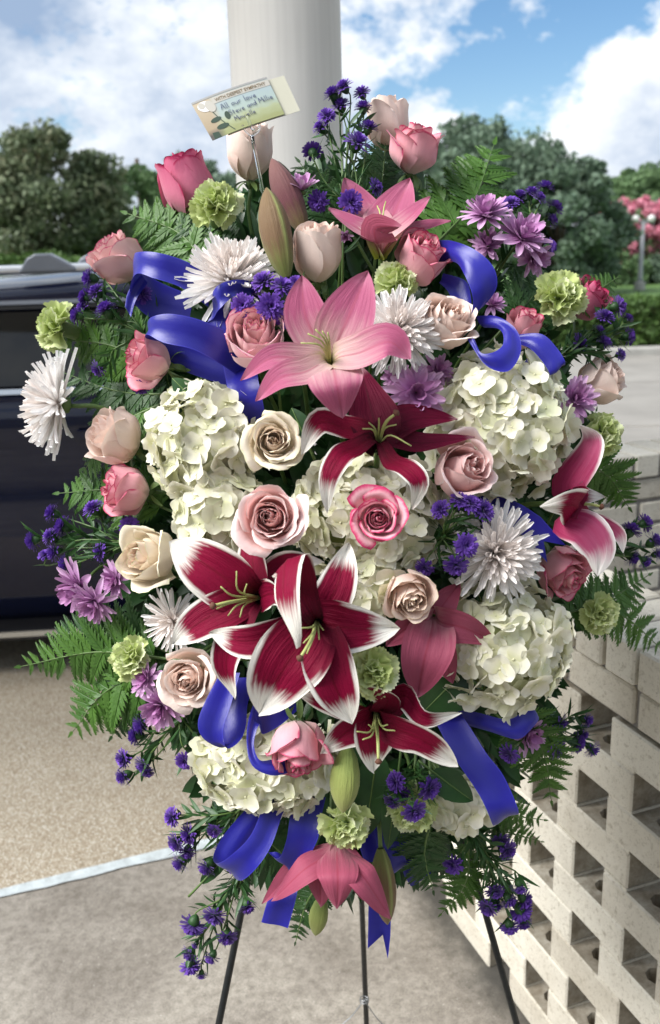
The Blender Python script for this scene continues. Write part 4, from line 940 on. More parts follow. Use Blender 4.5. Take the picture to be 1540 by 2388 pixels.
def fern(base, tip, width, label, bend=(0, 0), dz=0.0, dtip=0.0, mat='fern', pairs=12, tilt=0.25, ang=62, start=.16, shape=.8, nrmv=None):
    d0 = depth(*base) - dz; A, B = px(*base, d0), px(*tip, depth(*tip) - dz - dtip); mid = (A + B) / 2 + RT * bend[0] * d0 / FPX - UP * bend[1] * d0 / FPX
    c = catmull([A, mid, B], 40); L = np.linalg.norm(np.diff(c, axis=0), axis=1).sum(); Wd = width * d0 / FPX
    Mt = frame(A, nrm(B - A)); root = thing('fern_frond', Mt, label, 'fern', 'leatherleaf fern fronds')
    nv_ = nrm(-FW + RT * rng.normal(0, tilt) + UP * rng.normal(0.1, tilt)) if nrmv is None else vdir(*nrmv)
    cc = np.vstack([A - nrm(B - A) * .10 + FW * .06, c])
    v, f = tube(cc, np.linspace(.0022, .0005, len(cc)), 6); add('rachis', mesh('rachis', to_local(Mt, v), f, M['stem']), root)
    Mi = Mt.inverted()
    for i in range(pairs):
        t = start + (1 - start) * (i / pairs) ** .92; k = min(int(t * 39), 38); p = c[k]; T = nrm(c[k + 1] - c[k]); n = nrm(nv_ - T * (nv_ @ T)); Bn = np.cross(n, T)
        ln = Wd * 1.25 * ((1 - t) ** (shape * .8) * (1 - .28 * math.exp(-(t - start) * 8)) + .06)
        for sd in (-1, 1):
            a = math.radians(ang - 14 * t + rng.normal(0, 4)); x = nrm(T * math.cos(a) + Bn * math.sin(a) * sd + n * rng.normal(-.05, .12)); z = nrm(n - x * (n @ x)); y = np.cross(z, x); s = ln * rng.uniform(.9, 1.08)
            wd = s * rng.uniform(.88, 1.05)
            Mm = Matrix(((x[0] * s, y[0] * wd, z[0] * s, p[0]), (x[1] * s, y[1] * wd, z[1] * s, p[1]), (x[2] * s, y[2] * wd, z[2] * s, p[2]), (0, 0, 0, 1)))
            add('leaflet', _pinna[mat][int(rng.integers(4))], root, Mi @ Mm)
    x = nrm(c[-1] - c[-3]); n = nrm(nv_ - x * (nv_ @ x)); s = Wd * .22; add('leaflet', _pinna[mat][0], root, Mi @ frame(c[-1], n, s, 0, x))
    return root
def broad_leaf(base, tip, width, label, dz=0.0, dtip=0.0, mat='leaf', cup=.2, droop=.15, face=None):
    d0 = depth(*base) - dz; A, B = px(*base, d0), px(*tip, d0 - dtip); L = np.linalg.norm(B - A); x = nrm(B - A); n = -FW if face is None else vdir(*face); n = nrm(n - x * (n @ x)); Mt = frame(A, n, 1, 0, x)
    u, v = gridp(8, 14); w = width * d0 / FPX / 2 * np.sin(np.clip(.03 + .97 * v, 0, 1) ** .8 * math.pi) ** .75
    V = np.c_[v * L, u * w * (1 + .03 * np.sin(40 * v)), cup * w * np.abs(u) - droop * L * (v - .4) ** 2 + .006 * np.abs(np.sin(v * 22 - np.abs(u) * 3)) * w * 3]
    root = thing('broad_leaf', Mt, label, 'leaf', 'broad dark leaves'); add('blade', mesh('leaf_blade', V, gridf(8, 14), M[mat]), root)
    vv, f = tube(np.c_[np.linspace(-.35, .98, 12) * L, np.zeros(12), -droop * L * (np.linspace(-.35, .98, 12) - .4) ** 2 + .0004], np.linspace(.0018, .0005, 12), 5); add('midrib', mesh('midrib', vv, f, M['stem']), root)
    return root

# --- ribbon
def ribbon_strip(name, root, Mt, secs, d0, fork=None, n=40):
    """secs: (x1, y1, x2, y2, dz) pixel pairs of the two selvedges; fork: two tips and the notch of a swallow tail"""
    E1 = catmull([px(s[0], s[1], d0 - (s[4] if len(s) > 4 else 0)) for s in secs], n)
    E2 = catmull([px(s[2], s[3], d0 - (s[5] if len(s) > 5 else s[4] if len(s) > 4 else 0)) for s in secs], n)
    nu = 6; w = np.linspace(0, 1, nu + 1); V = (E1[:, None] * (1 - w)[None, :, None] + E2[:, None] * w[None, :, None])
    T = np.gradient((E1 + E2) / 2, axis=0); nn = np.cross(T, E2 - E1); nn /= np.linalg.norm(nn, axis=1)[:, None] + 1e-9
    V = V + nn[:, None] * (.0014 * np.sin(w * math.pi * 2 + .6)[None, :, None])
    V = V.reshape(-1, 3); F = [tuple(q) for q in gridf(nu, n - 1)]
    pd = np.array([[j / nu, i / n, .5] for i in range(n) for j in range(nu + 1)])
    if fork:
        (ax, ay), (bx, by), (cx, cy) = fork; dd = d0 - (secs[-1][4] if len(secs[-1]) > 4 else 0); k = len(V)
        V = np.vstack([V, [px(ax, ay, dd), px(bx, by, dd), px(cx, cy, dd)]]); pd = np.vstack([pd, [[0, 1, .5], [1, 1, .5], [.5, 1, .5]]])
        r0 = (n - 1) * (nu + 1); row = list(range(r0, r0 + nu + 1))
        F += [(row[0], row[1], k), (row[1], row[2], k), (row[2], row[3], k + 2, k), (row[3], row[4], k + 1, k + 2), (row[4], row[5], k + 1), (row[5], row[6], k + 1)]
    V2 = V + np.repeat(nn, nu + 1, axis=0)[:1] * 0
    return add(name, mesh('ribbon_' + name, to_local(Mt, V2), F, M['ribbon'], pd), root)
def bow(x, y, label, strips, dz=0.0):
    d0 = depth(x, y) - dz; Mt = frame(px(x, y, d0), -FW); root = thing('ribbon_bow', Mt, label, 'ribbon', 'blue ribbons tied into the spray')
    for nm, secs, *fk in strips: ribbon_strip(nm, root, Mt, secs, d0, fk[0] if fk else None)
    return root
# ------------------------------------------------------------------ the flower spray
# stargazer lilies
W1 = .05
lily('stargazer_lily', 614, 1394, (-.35, .05), [
    ([(498, 1330, .035), (396, 1262, .02)], 138, {'peak': .62}), ([(588, 1300, .005), (582, 1232, -.02)], 78),
    ([(470, 1448, .035), (402, 1502, .03)], 92, {'peak': .6}), ([(527, 1540, .03), (550, 1630, .01)], 74),
    ([(672, 1316, .0), (757, 1313, .0)], 74), ([(640, 1385, .05), (668, 1418, .06)], 70, {'peak': .5})],
    'lily_star', 'upper left stargazer lily, crimson petals edged white, below the pale pink open rose', .075, [(515, 1368, .07), (552, 1332, .07), (576, 1362, .06), (505, 1420, .07), (532, 1436, .06), (560, 1440, .05)], .085, pist=(500, 1412, .075))
lily('stargazer_lily', 738, 1440, (.05, -.05), [
    ([(823, 1466, .04), (929, 1464, .025)], 118, {'peak': .55}), ([(786, 1366, .03), (814, 1264, .02)], 92, {'peak': .6}),
    ([(700, 1370, .055), (672, 1306, .085), (664, 1400, .11), (694, 1512, .105)], 96, {'peak': .66, 'cup': .1, 'rec': 0}),
    ([(580, 1495, .05), (488, 1474, .04)], 78, {'peak': .6}), ([(662, 1560, .055), (606, 1662, .035)], 158, {'peak': .62}), ([(778, 1590, .05), (822, 1688, .035)], 112, {'peak': .6})],
    'lily_star', 'largest stargazer lily with broad crimson petals and white edges in the centre', .105, [(700, 1465, .07), (708, 1500, .07), (716, 1525, .06), (745, 1492, .05), (755, 1470, .04)], .085, pist=(702, 1532, .085))
lily('stargazer_lily', 880, 1052, (0, .45), [
    ([(867, 955, .0), (842, 856, -.02)], 116, {'mat': 'lily_star_dark'}), ([(968, 975, -.01), (1068, 978, -.03)], 84, {'mat': 'lily_star_dark'}), ([(990, 1032, .015), (1108, 1020, .0)], 60, {'twist': .3, 'mat': 'lily_star_dark'}),
    ([(808, 1000, .02), (745, 985, .035), (703, 1062, .035)], 70, {'peak': .6}),
    ([(828, 1045, .045), (794, 1064, .065), (766, 1118, .07), (764, 1196, .055)], 56, {'peak': .62, 'cup': .05}),
    ([(912, 1074, .045), (950, 1092, .065), (978, 1128, .07), (962, 1186, .055)], 56, {'peak': .66, 'cup': .05})],
    'lily_star', 'deep maroon stargazer lily with two white front petals arching over the centre hydrangea', .055, [(846, 1000, .05), (884, 975, .05), (925, 990, .05), (960, 1040, .05), (860, 985, .04)], .085, pist=(922, 965, .06))
lily('stargazer_lily', 876, 1646, (0, -.35), [
    ([(765, 1640, .02), (686, 1612, .03)], 52), ([(812, 1706, .03), (748, 1756, .02)], 84, {'peak': .55}), ([(872, 1730, .03), (872, 1796, .01)], 92, {'peak': .58}),
    ([(980, 1724, .052), (1068, 1782, .035)], 84, {'peak': .6}), ([(944, 1622, .02), (992, 1676, .045), (1076, 1662, .035)], 60, {'peak': .5}),
    ([(905, 1632, .045), (868, 1614, .06), (830, 1598, .055)], 56, {'cup': .05})],
    'lily_star', 'lower stargazer lily hanging its pistil, beneath the ruffled green carnation', .085, [(832, 1706, .06), (846, 1725, .06), (905, 1690, .05), (860, 1690, .06), (922, 1704, .05)], .085, pist=(883, 1772, .06))
lily('stargazer_lily', 1292, 1176, (.75, .05), [
    ([(1322, 1130, .01), (1366, 1060, .015), (1380, 1020, .015), (1352, 992, .03)], 84, {'peak': .5, 'mat': 'lily_star_pale', 'face': (.35, .2, .9), 'cup': -.1}), ([(1345, 1184, .04), (1328, 1176, .075), (1260, 1182, .08)], 96, {'peak': .5, 'cup': .05, 'face': (0, .2, .97)}),
    ([(1316, 1212, .03), (1366, 1234, .045), (1400, 1284, .045), (1394, 1344, .035)], 92, {'peak': .66, 'mat': 'lily_star_pale', 'face': (.3, .2, .9), 'cup': -.08}), ([(1345, 1156, -.015), (1412, 1160, -.02)], 66, {'face': (0, .2, .97)}),
    ([(1366, 1210, .0), (1414, 1228, .0), (1446, 1250, .0), (1453, 1290, -.005)], 44, {'mat': 'lily_star_pale', 'face': (0, .2, .97)})],
    'lily_star', 'pink and white stargazer lily seen from the side at the right edge', .05, [(1360, 1168, .01), (1352, 1192, .02)], .06, pist=(1400, 1181, .02))
# pink lilies
lily('pink_lily', 771, 862, (0, .25), [
    ([(714, 740, .03), (704, 645, .02)], 104, {'peak': .62}), ([(812, 740, .04), (858, 634, .03)], 124, {'peak': .62}),
    ([(838, 822, .05), (908, 796, .06), (957, 838, .055)], 92, {'peak': .62}), ([(786, 898, .065), (800, 977, .045)], 122, {'peak': .55, 'cup': -.06}),
    ([(712, 866, .05), (650, 882, .055), (598, 936, .04)], 70, {'peak': .6}), ([(700, 834, .04), (628, 836, .045), (562, 888, .03)], 64, {'peak': .6})],
    'lily_pink', 'large open pink lily with greenish throat in the upper centre', .10, [(702, 800, .07), (718, 778, .07), (736, 768, .07), (752, 772, .07), (765, 775, .07)], .02, pist=None, group='pink lilies')
lily('pink_lily', 888, 604, (0, .75), [
    ([(830, 528, .02), (766, 488, .01)], 84), ([(842, 490, -.02), (802, 416, -.03)], 100, {'peak': .6}), ([(915, 500, -.01), (957, 418, -.02)], 116, {'peak': .6}),
    ([(955, 505, .015), (1004, 460, .01)], 62), ([(985, 530, .0), (1052, 516, .0)], 56), ([(880, 565, .04), (878, 530, .055), (935, 528, .07)], 84, {'peak': .5, 'mat': 'lily_rose'})],
    'lily_pink', 'rose pink lily opening upwards among the top roses', .02, [(880, 480, 0), (900, 470, 0)], .02, group='pink lilies')
lily('pink_lily', 1012, 1432, (-.1, -.25), [
    ([(950, 1465, .03), (900, 1506, .02)], 72), ([(990, 1540, .045), (974, 1624, .03)], 116, {'peak': .56}), ([(1085, 1466, .03), (1156, 1498, .01)], 82, {'peak': .5}),
    ([(1042, 1400, .01), (1072, 1362, -.01)], 62), ([(1035, 1530, .02), (1056, 1592, .0)], 66)],
    'lily_rose', 'dusky rose lily tucked beside the peach rose', .035, [], .02, group='pink lilies')
lily('pink_lily', 785, 1962, (.0, -.75), [
    ([(788, 2046, .06), (786, 2122, .05)], 92, {'peak': .56, 'face': (0, .25, .95), 'cup': -.12}), ([(748, 2050, .025), (748, 2118, .015)], 78, {'face': (-.2, .2, .95), 'cup': -.1}), ([(706, 2030, .035), (632, 2102, .02)], 72, {'peak': .58, 'face': (-.3, .3, .9), 'cup': -.1}),
    ([(684, 2030, .0), (612, 2108, -.02)], 54, {'face': (-.3, .3, .9)}), ([(852, 2048, .05), (914, 2144, .04)], 82, {'peak': .6, 'face': (.3, .3, .9), 'cup': -.1}), ([(832, 2040, .02), (850, 2100, .0)], 60, {'face': (.2, .2, .95)})],
    'lily_rose', 'rose pink lily hanging downwards at the very bottom of the spray', .05, [], .02, group='pink lilies', funnel=.1)
# buds
lily_bud((668, 648), (622, 438), 74, 'bud_brown', 'green and bronze lily bud standing right of the white spider mum', .05)
lily_bud((712, 545), (634, 370), 64, 'bud_plum', 'plum lily bud behind the green and bronze one under the card', .0)
lily_bud((812, 1740), (800, 1895), 70, 'bud_green', 'plump pale green lily bud right of the downward facing pink rose', .095)
lily_bud((888, 1978), (904, 2156), 58, 'bud_brown', 'bronze lily bud hanging beside the bottom pink lily', .02)
lily_bud((752, 2090), (736, 2182), 44, 'bud_green', 'small green lily bud poking out below the bottom pink lily', .0)
# roses: x, y, width, kind, colour, axis, label, towards the viewer
for a in [
    (432, 422, 136, 'bud', 'rose_deep', (-.28, .88), 'deep pink rosebud at the top left beside a green carnation', .0),
    (578, 338, 112, 'bud', 'rose_blush', (.0, .93), 'pale blush rosebud behind the sympathy card', -.01),
    (905, 275, 104, 'bud', 'rose_blush', (-.1, .93), 'pale blush rosebud behind the topmost pink rose', -.03),
    (970, 328, 130, 'half', 'rose_pink', (.12, .90), 'topmost pink rosebud with darker rim', .02),
    (262, 598, 122, 'half', 'rose_rim', (-.52, .68), 'blush rosebud with pink rim above the dark car window', .0),
    (742, 580, 118, 'bud', 'rose_blush', (.0, .85), 'creamy blush rosebud standing above the big pink lily', .05),
    (982, 594, 126, 'half', 'rose_pink', (.42, .62), 'dusty pink rose below the upward opening lily', .06),
    (592, 780, 148, 'half', 'rose_lav', (-.05, .42), 'mauve pink open rose left of the big pink lily', .075),
    (1046, 744, 136, 'half', 'rose_blush', (.34, .42), 'cream blush rose right of the pink centred spider mum', .075),
    (335, 832, 126, 'half', 'rose_pink', (-.86, .2), 'pink rose pointing left below the blue loop', .05),
    (1222, 765, 86, 'bud', 'rose_pink', (.25, .8), 'small pink rosebud between the right blue ribbon loops', .02),
    (1378, 688, 112, 'half', 'rose_deep', (.55, .55), 'deep pink rose behind the right green carnation', -.02),
    (1408, 884, 116, 'half', 'rose_blush', (.75, .35), 'pale peach rose in profile at the right edge', -.01),
    (260, 1020, 134, 'half', 'rose_blush', (-.72, .42), 'creamy blush rose left of the tall hydrangea', .04),
    (637, 1028, 152, 'open', 'rose_cream', (.05, .08), 'open cream rose with pink heart beside the left hydrangea', .085),
    (284, 1142, 126, 'half', 'rose_pink', (-.9, .05), 'pink rose with red rim pointing left above the aster sprays', .04),
    (1085, 1092, 150, 'half', 'rose_light', (.42, .22), 'light pink rose below the right hydrangea', .09),
    (632, 1208, 172, 'open', 'rose_light', (-.05, .06), 'large open pale pink rose above the stargazer lilies', .11),
    (884, 1210, 136, 'open', 'rose_strong', (.0, .08), 'open white and crimson rimmed rose resting on the centre hydrangea', .125),
    (340, 1305, 142, 'half', 'rose_cream', (-.55, .08), 'cream yellow rose with ragged edge left of the lilies', .065),
    (1322, 1332, 128, 'half', 'rose_pink', (.48, -.52), 'pink rose facing down right under the side view lily', .04),
    (960, 1390, 124, 'half', 'rose_peach', (.08, -.35), 'peach rose right of the big stargazer lily', .095),
    (437, 1588, 160, 'open', 'rose_blush', (-.15, -.12), 'large open blush rose at the lower left', .08),
    (697, 1752, 140, 'half', 'rose_pink', (.03, -.8), 'pink rose facing down in front of the bottom hydrangea', .12),
]:
    rose(*a)
# hydrangeas
for a in [
    (468, 1030, 116, 132, 110, 'tall white hydrangea left of the open cream rose', .035), (508, 1190, 96, 92, 70, 'small white hydrangea cluster below the tall left one', .03),
    (1182, 985, 150, 160, 140, 'large white hydrangea on the right below the blue loops', .055), (862, 1205, 168, 142, 140, 'cream hydrangea in the centre behind the crimson rimmed rose', .03),
    (866, 1365, 66, 66, 40, 'small cream hydrangea tuft below the crimson rimmed rose', .04),
    (1178, 1510, 150, 148, 130, 'large white hydrangea at the lower right', .06), (622, 1795, 152, 104, 110, 'white hydrangea at the bottom under the downward pink rose', .05),
    (1062, 1880, 78, 52, 45, 'small cream hydrangea at the bottom right beside the long ribbon', .02)]:
    hydrangea(*a)
# spider chrysanthemums
mum(538, 640, 128, (.02, .55), 'white spider mum at the upper left beside the lily bud', dz=.04)
mum(930, 768, 108, (.12, .10), 'white spider mum with blush centre right of the big pink lily', dz=.06)
mum(122, 940, 124, (-.95, .12, .25), 'white spider mum in profile at the far left edge', dz=.03, th=(8, 92))
mum(1160, 1290, 122, (.1, -.02), 'white spider mum above the lower right hydrangea', dz=.075)
mum(398, 1450, 84, (-.35, -.1), 'white spider mum half hidden behind the upper left stargazer', dz=.02, n=80)
# carnations
for a in [(506, 470, 64, (.15, .35), 'green carnation beside the top left deep pink rosebud', .03), (124, 758, 66, (-.75, .2), 'green carnation sticking out at the far left', .01),
          (926, 652, 58, (.02, .45), 'green carnation between the pink lilies in the upper centre', .04), (1312, 690, 68, (.25, .15), 'green carnation in front of the deep pink rose at the right', .03),
          (1412, 1012, 58, (.6, .05), 'green carnation at the right edge below the peach rose', .0), (1402, 1436, 54, (.25, -.35), 'green carnation above the brick wall at the right', .02),
          (300, 1535, 56, (-.45, .15), 'green carnation between ferns at the lower left', .03), (872, 1566, 68, (.1, .05), 'ruffled green carnation under the largest stargazer lily', .135),
          (806, 1930, 66, (0, -.5), 'green carnation on top of the bottom pink lily', .075), (962, 1892, 66, (0, -.45), 'green carnation below the bottom centre asters', .04)]:
    carnation(*a)
# lilac daisies
def daisy(x, y, r, axis, label, dz=0.0, n=46, th=(14, 96)):
    return mum(x, y, r, axis, label, 'daisy', 'mum_purple', n, dz, th, 'daisy_chrysanthemum', 'lilac daisy chrysanthemums', (.55, 1.0), .0018)
for a in [(706, 436, 52, (.05, .85), 'small lilac daisy in profile below the card', .02, 24, (25, 60)), (1132, 492, 66, (-.05, .8), 'leftmost lilac daisy of the top right trio', .02),
          (1222, 548, 76, (.35, .5), 'largest lilac daisy of the top right trio', .03), (1138, 568, 48, (-.1, .5), 'lilac daisy under the top right trio', -.02),
          (1246, 602, 50, (.4, -.3), 'lowest lilac daisy drooping at the top right', .01), (972, 916, 76, (.05, -.2), 'orchid daisy right of the big pink lily', .035),
          (1022, 862, 46, (.35, .2), 'small orchid daisy against the right hydrangea', .01), (925, 880, 40, (-.2, .1), 'half hidden orchid daisy beneath the spider mum', .01),
          (1342, 930, 62, (.1, .1), 'lilac daisy left of the pale peach rose in profile', .0), (176, 1372, 74, (-.6, -.45), 'lilac daisy at the far left below the asters', .02),
          (218, 1408, 60, (-.35, -.55), 'lilac daisy drooping beside the far left one', .03), (266, 1352, 50, (-.6, .0), 'lilac daisy left of the cream yellow rose', .01),
          (338, 1582, 46, (-.5, .2), 'lilac daisy between the green carnation and blush rose', .03), (374, 1648, 66, (-.25, -.4), 'lilac daisy below the large blush rose', .035),
          (1236, 1712, 56, (.45, -.15), 'lilac daisy behind the lower right ribbon', .0), (1150, 706, 40, (.3, .6), 'small lilac daisy beside the upper right ribbon', .0, 26), (806, 548, 28, (0, -.7), 'tiny lilac daisy bud between the top roses', .0, 16, (15, 50))]:
    daisy(*a)
# asters
AS = [((800, 590), [(800, 198), (843, 212), (775, 214), (795, 240), (847, 246), (762, 266), (745, 294), (860, 292), (836, 326, .02, 33), (728, 350), (820, 470, .04, 32), (880, 435), (740, 470)], 'tall violet aster spray at the very top', 0.0, 150),
      ((1160, 640), [(1272, 432), (1258, 458), (1297, 480), (1213, 455), (1288, 512), (1240, 446), (1286, 576), (1190, 470)], 'violet asters above the top right lilac daisies', -.03, 60),
      ((1270, 850), [(1446, 712, 0, 30), (1466, 740, 0, 18), (1412, 735), (1412, 798, 0, 30), (1470, 784), (1355, 800), (1450, 826, 0, 20), (1400, 770, 0, 20)], 'violet asters at the right edge beside the peach rose', 0.0, 130),
      ((380, 800), [(205, 648, 0, 30), (222, 676), (196, 690), (245, 718, .01, 30), (334, 682, 0, 32), (190, 716), (226, 862), (330, 905), (175, 735)], 'violet asters below the left blush rosebud', 0.01, 110),
      ((640, 810), [(612, 652, .02, 30), (660, 664, .02, 30), (632, 714, .03, 32), (566, 712, .02, 30), (594, 690), (690, 660), (662, 742)], 'violet asters right of the blue loop above the mauve rose', .05, 40),
      ((370, 1270), [(118, 1195, 0, 28), (143, 1226, 0, 30), (72, 1262, 0, 28), (114, 1248), (122, 1288, 0, 28), (148, 1316), (214, 1182, 0, 30), (304, 1226), (230, 1286), (104, 1292, 0, 18)], 'violet asters at the far left over the car door', 0.0, 150),
      ((470, 1620), [(326, 1690, 0, 30), (312, 1716, 0, 30), (284, 1770), (332, 1786, 0, 30), (284, 1812, 0, 32), (430, 1776), (346, 1804, 0, 20), (486, 1796, 0, 28)], 'dark violet asters hanging at the lower left', -.01, 120),
      ((600, 1850), [(398, 1906), (436, 1946, 0, 30), (408, 1968), (436, 1990), (416, 2014, 0, 28), (478, 2024, 0, 28), (540, 2022), (520, 1985), (500, 1940, 0, 22)], 'violet asters left of the bottom blue loop', 0.0, 150),
      ((600, 1930), [(447, 2162, 0, 32), (498, 2140, 0, 28), (530, 2190, 0, 28), (440, 2228, 0, 26), (446, 2258, 0, 28), (492, 2236, 0, 26), (580, 2118, 0, 28), (470, 2276, 0, 18), (455, 2205, 0, 16)], 'longest violet aster spray trailing past the left easel leg', 0.0, 150),
      ((1330, 1300), [(1474, 1232, 0, 28), (1508, 1218), (1530, 1260, 0, 28), (1478, 1302), (1508, 1312, 0, 20), (1536, 1292, 0, 20)], 'violet asters reaching past the right edge over the low wall', -.02, 70),
      ((1010, 1260), [(1025, 1186), (1100, 1172, .02, 30), (1132, 1188, .02, 30), (1090, 1272, .03, 28), (1064, 1322, .02, 28), (1136, 1236), (990, 1326), (1076, 1164)], 'violet asters left of the right spider mum', .07, 70),
      ((1180, 1640), [(1310, 1690, 0, 30), (1372, 1680), (1304, 1746, 0, 30), (1350, 1734, 0, 28), (1384, 1750, 0, 28), (1364, 1714, 0, 20), (1186, 1762, .04, 28)], 'violet asters in front of the pierced wall at the right', .0, 140),
      ((970, 1760), [(920, 1824, .01, 28), (968, 1896, .05, 32), (1004, 1842, .02, 28), (914, 1872, .02, 26), (940, 1856), (1015, 1830)], 'violet asters above the bottom right green carnation', .045, 60),
      ((1070, 1880), [(1055, 2020, 0, 28), (1188, 1984, 0, 28), (1168, 1962), (1155, 2082, 0, 28), (1190, 2102), (1214, 2072), (1226, 2102, 0, 28), (1138, 2120, 0, 28), (1216, 2130, 0, 30), (1222, 2156), (1190, 2166, 0, 28), (1160, 2112)], 'violet asters hanging along the right easel leg', 0.0, 190)]
for i, (b, h, lb, dz, lv) in enumerate(AS): aster_spray(b, h, lb, dz, 25, lv, seed=i)
# ferns: base, tip, leaflet length
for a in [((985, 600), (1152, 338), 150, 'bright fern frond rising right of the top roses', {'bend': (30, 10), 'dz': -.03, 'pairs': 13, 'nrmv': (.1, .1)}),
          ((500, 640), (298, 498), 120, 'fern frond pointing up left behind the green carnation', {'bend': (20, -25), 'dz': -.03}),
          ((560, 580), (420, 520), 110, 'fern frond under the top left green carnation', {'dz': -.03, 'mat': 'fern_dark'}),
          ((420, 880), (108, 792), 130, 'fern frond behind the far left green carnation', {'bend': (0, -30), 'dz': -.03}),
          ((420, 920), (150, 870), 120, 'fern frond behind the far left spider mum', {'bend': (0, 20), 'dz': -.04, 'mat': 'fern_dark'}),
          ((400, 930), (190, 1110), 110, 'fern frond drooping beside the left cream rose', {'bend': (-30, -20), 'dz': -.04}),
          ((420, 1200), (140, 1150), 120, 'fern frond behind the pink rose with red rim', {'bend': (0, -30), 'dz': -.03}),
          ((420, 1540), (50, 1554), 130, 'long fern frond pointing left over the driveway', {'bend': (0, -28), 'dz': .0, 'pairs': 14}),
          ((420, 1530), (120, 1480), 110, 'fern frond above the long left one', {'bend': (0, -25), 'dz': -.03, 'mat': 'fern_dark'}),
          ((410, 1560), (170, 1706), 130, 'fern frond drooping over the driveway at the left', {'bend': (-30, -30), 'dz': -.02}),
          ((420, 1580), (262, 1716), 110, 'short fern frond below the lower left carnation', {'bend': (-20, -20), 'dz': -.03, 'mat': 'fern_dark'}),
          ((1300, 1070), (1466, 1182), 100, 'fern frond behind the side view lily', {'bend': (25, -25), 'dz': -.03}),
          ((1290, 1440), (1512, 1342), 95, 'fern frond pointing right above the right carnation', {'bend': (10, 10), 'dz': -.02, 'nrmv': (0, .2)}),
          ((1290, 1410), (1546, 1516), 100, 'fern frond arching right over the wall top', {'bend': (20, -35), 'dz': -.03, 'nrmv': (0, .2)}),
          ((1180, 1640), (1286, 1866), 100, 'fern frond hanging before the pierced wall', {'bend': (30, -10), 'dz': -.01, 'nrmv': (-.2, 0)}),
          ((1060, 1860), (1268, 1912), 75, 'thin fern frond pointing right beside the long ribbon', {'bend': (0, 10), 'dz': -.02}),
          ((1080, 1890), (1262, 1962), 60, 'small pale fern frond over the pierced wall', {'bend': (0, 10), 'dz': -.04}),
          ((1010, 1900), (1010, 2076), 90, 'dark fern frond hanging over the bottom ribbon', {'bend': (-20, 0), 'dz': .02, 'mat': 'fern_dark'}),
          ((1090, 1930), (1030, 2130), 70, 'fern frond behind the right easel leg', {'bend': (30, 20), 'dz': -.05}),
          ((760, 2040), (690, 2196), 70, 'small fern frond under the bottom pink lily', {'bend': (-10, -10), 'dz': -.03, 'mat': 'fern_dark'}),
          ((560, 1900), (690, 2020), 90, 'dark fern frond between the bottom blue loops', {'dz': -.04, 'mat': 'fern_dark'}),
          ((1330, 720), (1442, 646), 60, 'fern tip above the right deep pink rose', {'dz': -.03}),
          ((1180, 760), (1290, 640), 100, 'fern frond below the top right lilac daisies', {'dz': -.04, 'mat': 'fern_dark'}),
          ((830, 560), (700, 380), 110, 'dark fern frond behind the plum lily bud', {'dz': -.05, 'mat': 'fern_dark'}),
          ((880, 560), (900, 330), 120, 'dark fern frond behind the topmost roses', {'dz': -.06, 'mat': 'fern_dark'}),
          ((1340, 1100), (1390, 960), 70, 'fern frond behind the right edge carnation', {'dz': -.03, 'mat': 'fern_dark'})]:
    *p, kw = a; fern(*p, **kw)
for a in [((1085, 1560), (985, 1665), 120, 'broad dark leaf left of the lower right hydrangea', .03), ((880, 1760), (850, 1960), 90, 'dark leaf behind the pale green lily bud', .01), ((1010, 1800), (1105, 1870), 70, 'dark green leaf above the small bottom hydrangea', .05),
          ((720, 1040), (680, 950), 60, 'rounded dark leaf below the big pink lily', .03), ((480, 960), (400, 880), 60, 'broad leaf under the left pink rose', .02), ((1240, 860), (1330, 900), 60, 'dark leaf behind the right hydrangea', -.01),
          ((470, 2060), (560, 1960), 34, 'narrow pointed leaf above the trailing asters', .0), ((930, 1800), (905, 1985), 60, 'slim dark leaf beside the hanging bronze bud', .02)]:
    broad_leaf(*a)
# ribbons
bow(450, 780, 'royal blue satin bow loops at the upper left', [
    ('loop', [(492, 640, 486, 716, .0), (430, 608, 425, 672, .01), (370, 590, 362, 650, .015), (326, 588, 318, 640, .0), (318, 600, 306, 690, -.03), (360, 650, 350, 740, -.05), (450, 690, 440, 770, -.05)]),
    ('tail', [(330, 640, 345, 660, -.03), (300, 680, 318, 700, -.03), (292, 715, 306, 740, -.03)]),
    ('loop', [(600, 800, 560, 880, .0), (530, 772, 512, 848, .03), (460, 744, 450, 815, .045), (395, 732, 385, 800, .045), (352, 742, 344, 780, .03), (360, 760, 350, 800, .0), (430, 800, 420, 860, -.03), (560, 850, 545, 905, -.03)]),
    ('loop', [(600, 660, 592, 690, .03), (555, 652, 548, 690, .045), (512, 664, 512, 722, .05), (497, 690, 500, 742, .035), (520, 700, 480, 762, .03), (580, 760, 515, 800, .03), (620, 800, 580, 840, .0)]),
    ('tail', [(520, 850, 600, 840, -.01), (530, 900, 602, 880, .02), (542, 950, 612, 930, .025), (556, 1004, 622, 985, .01)])], .02)
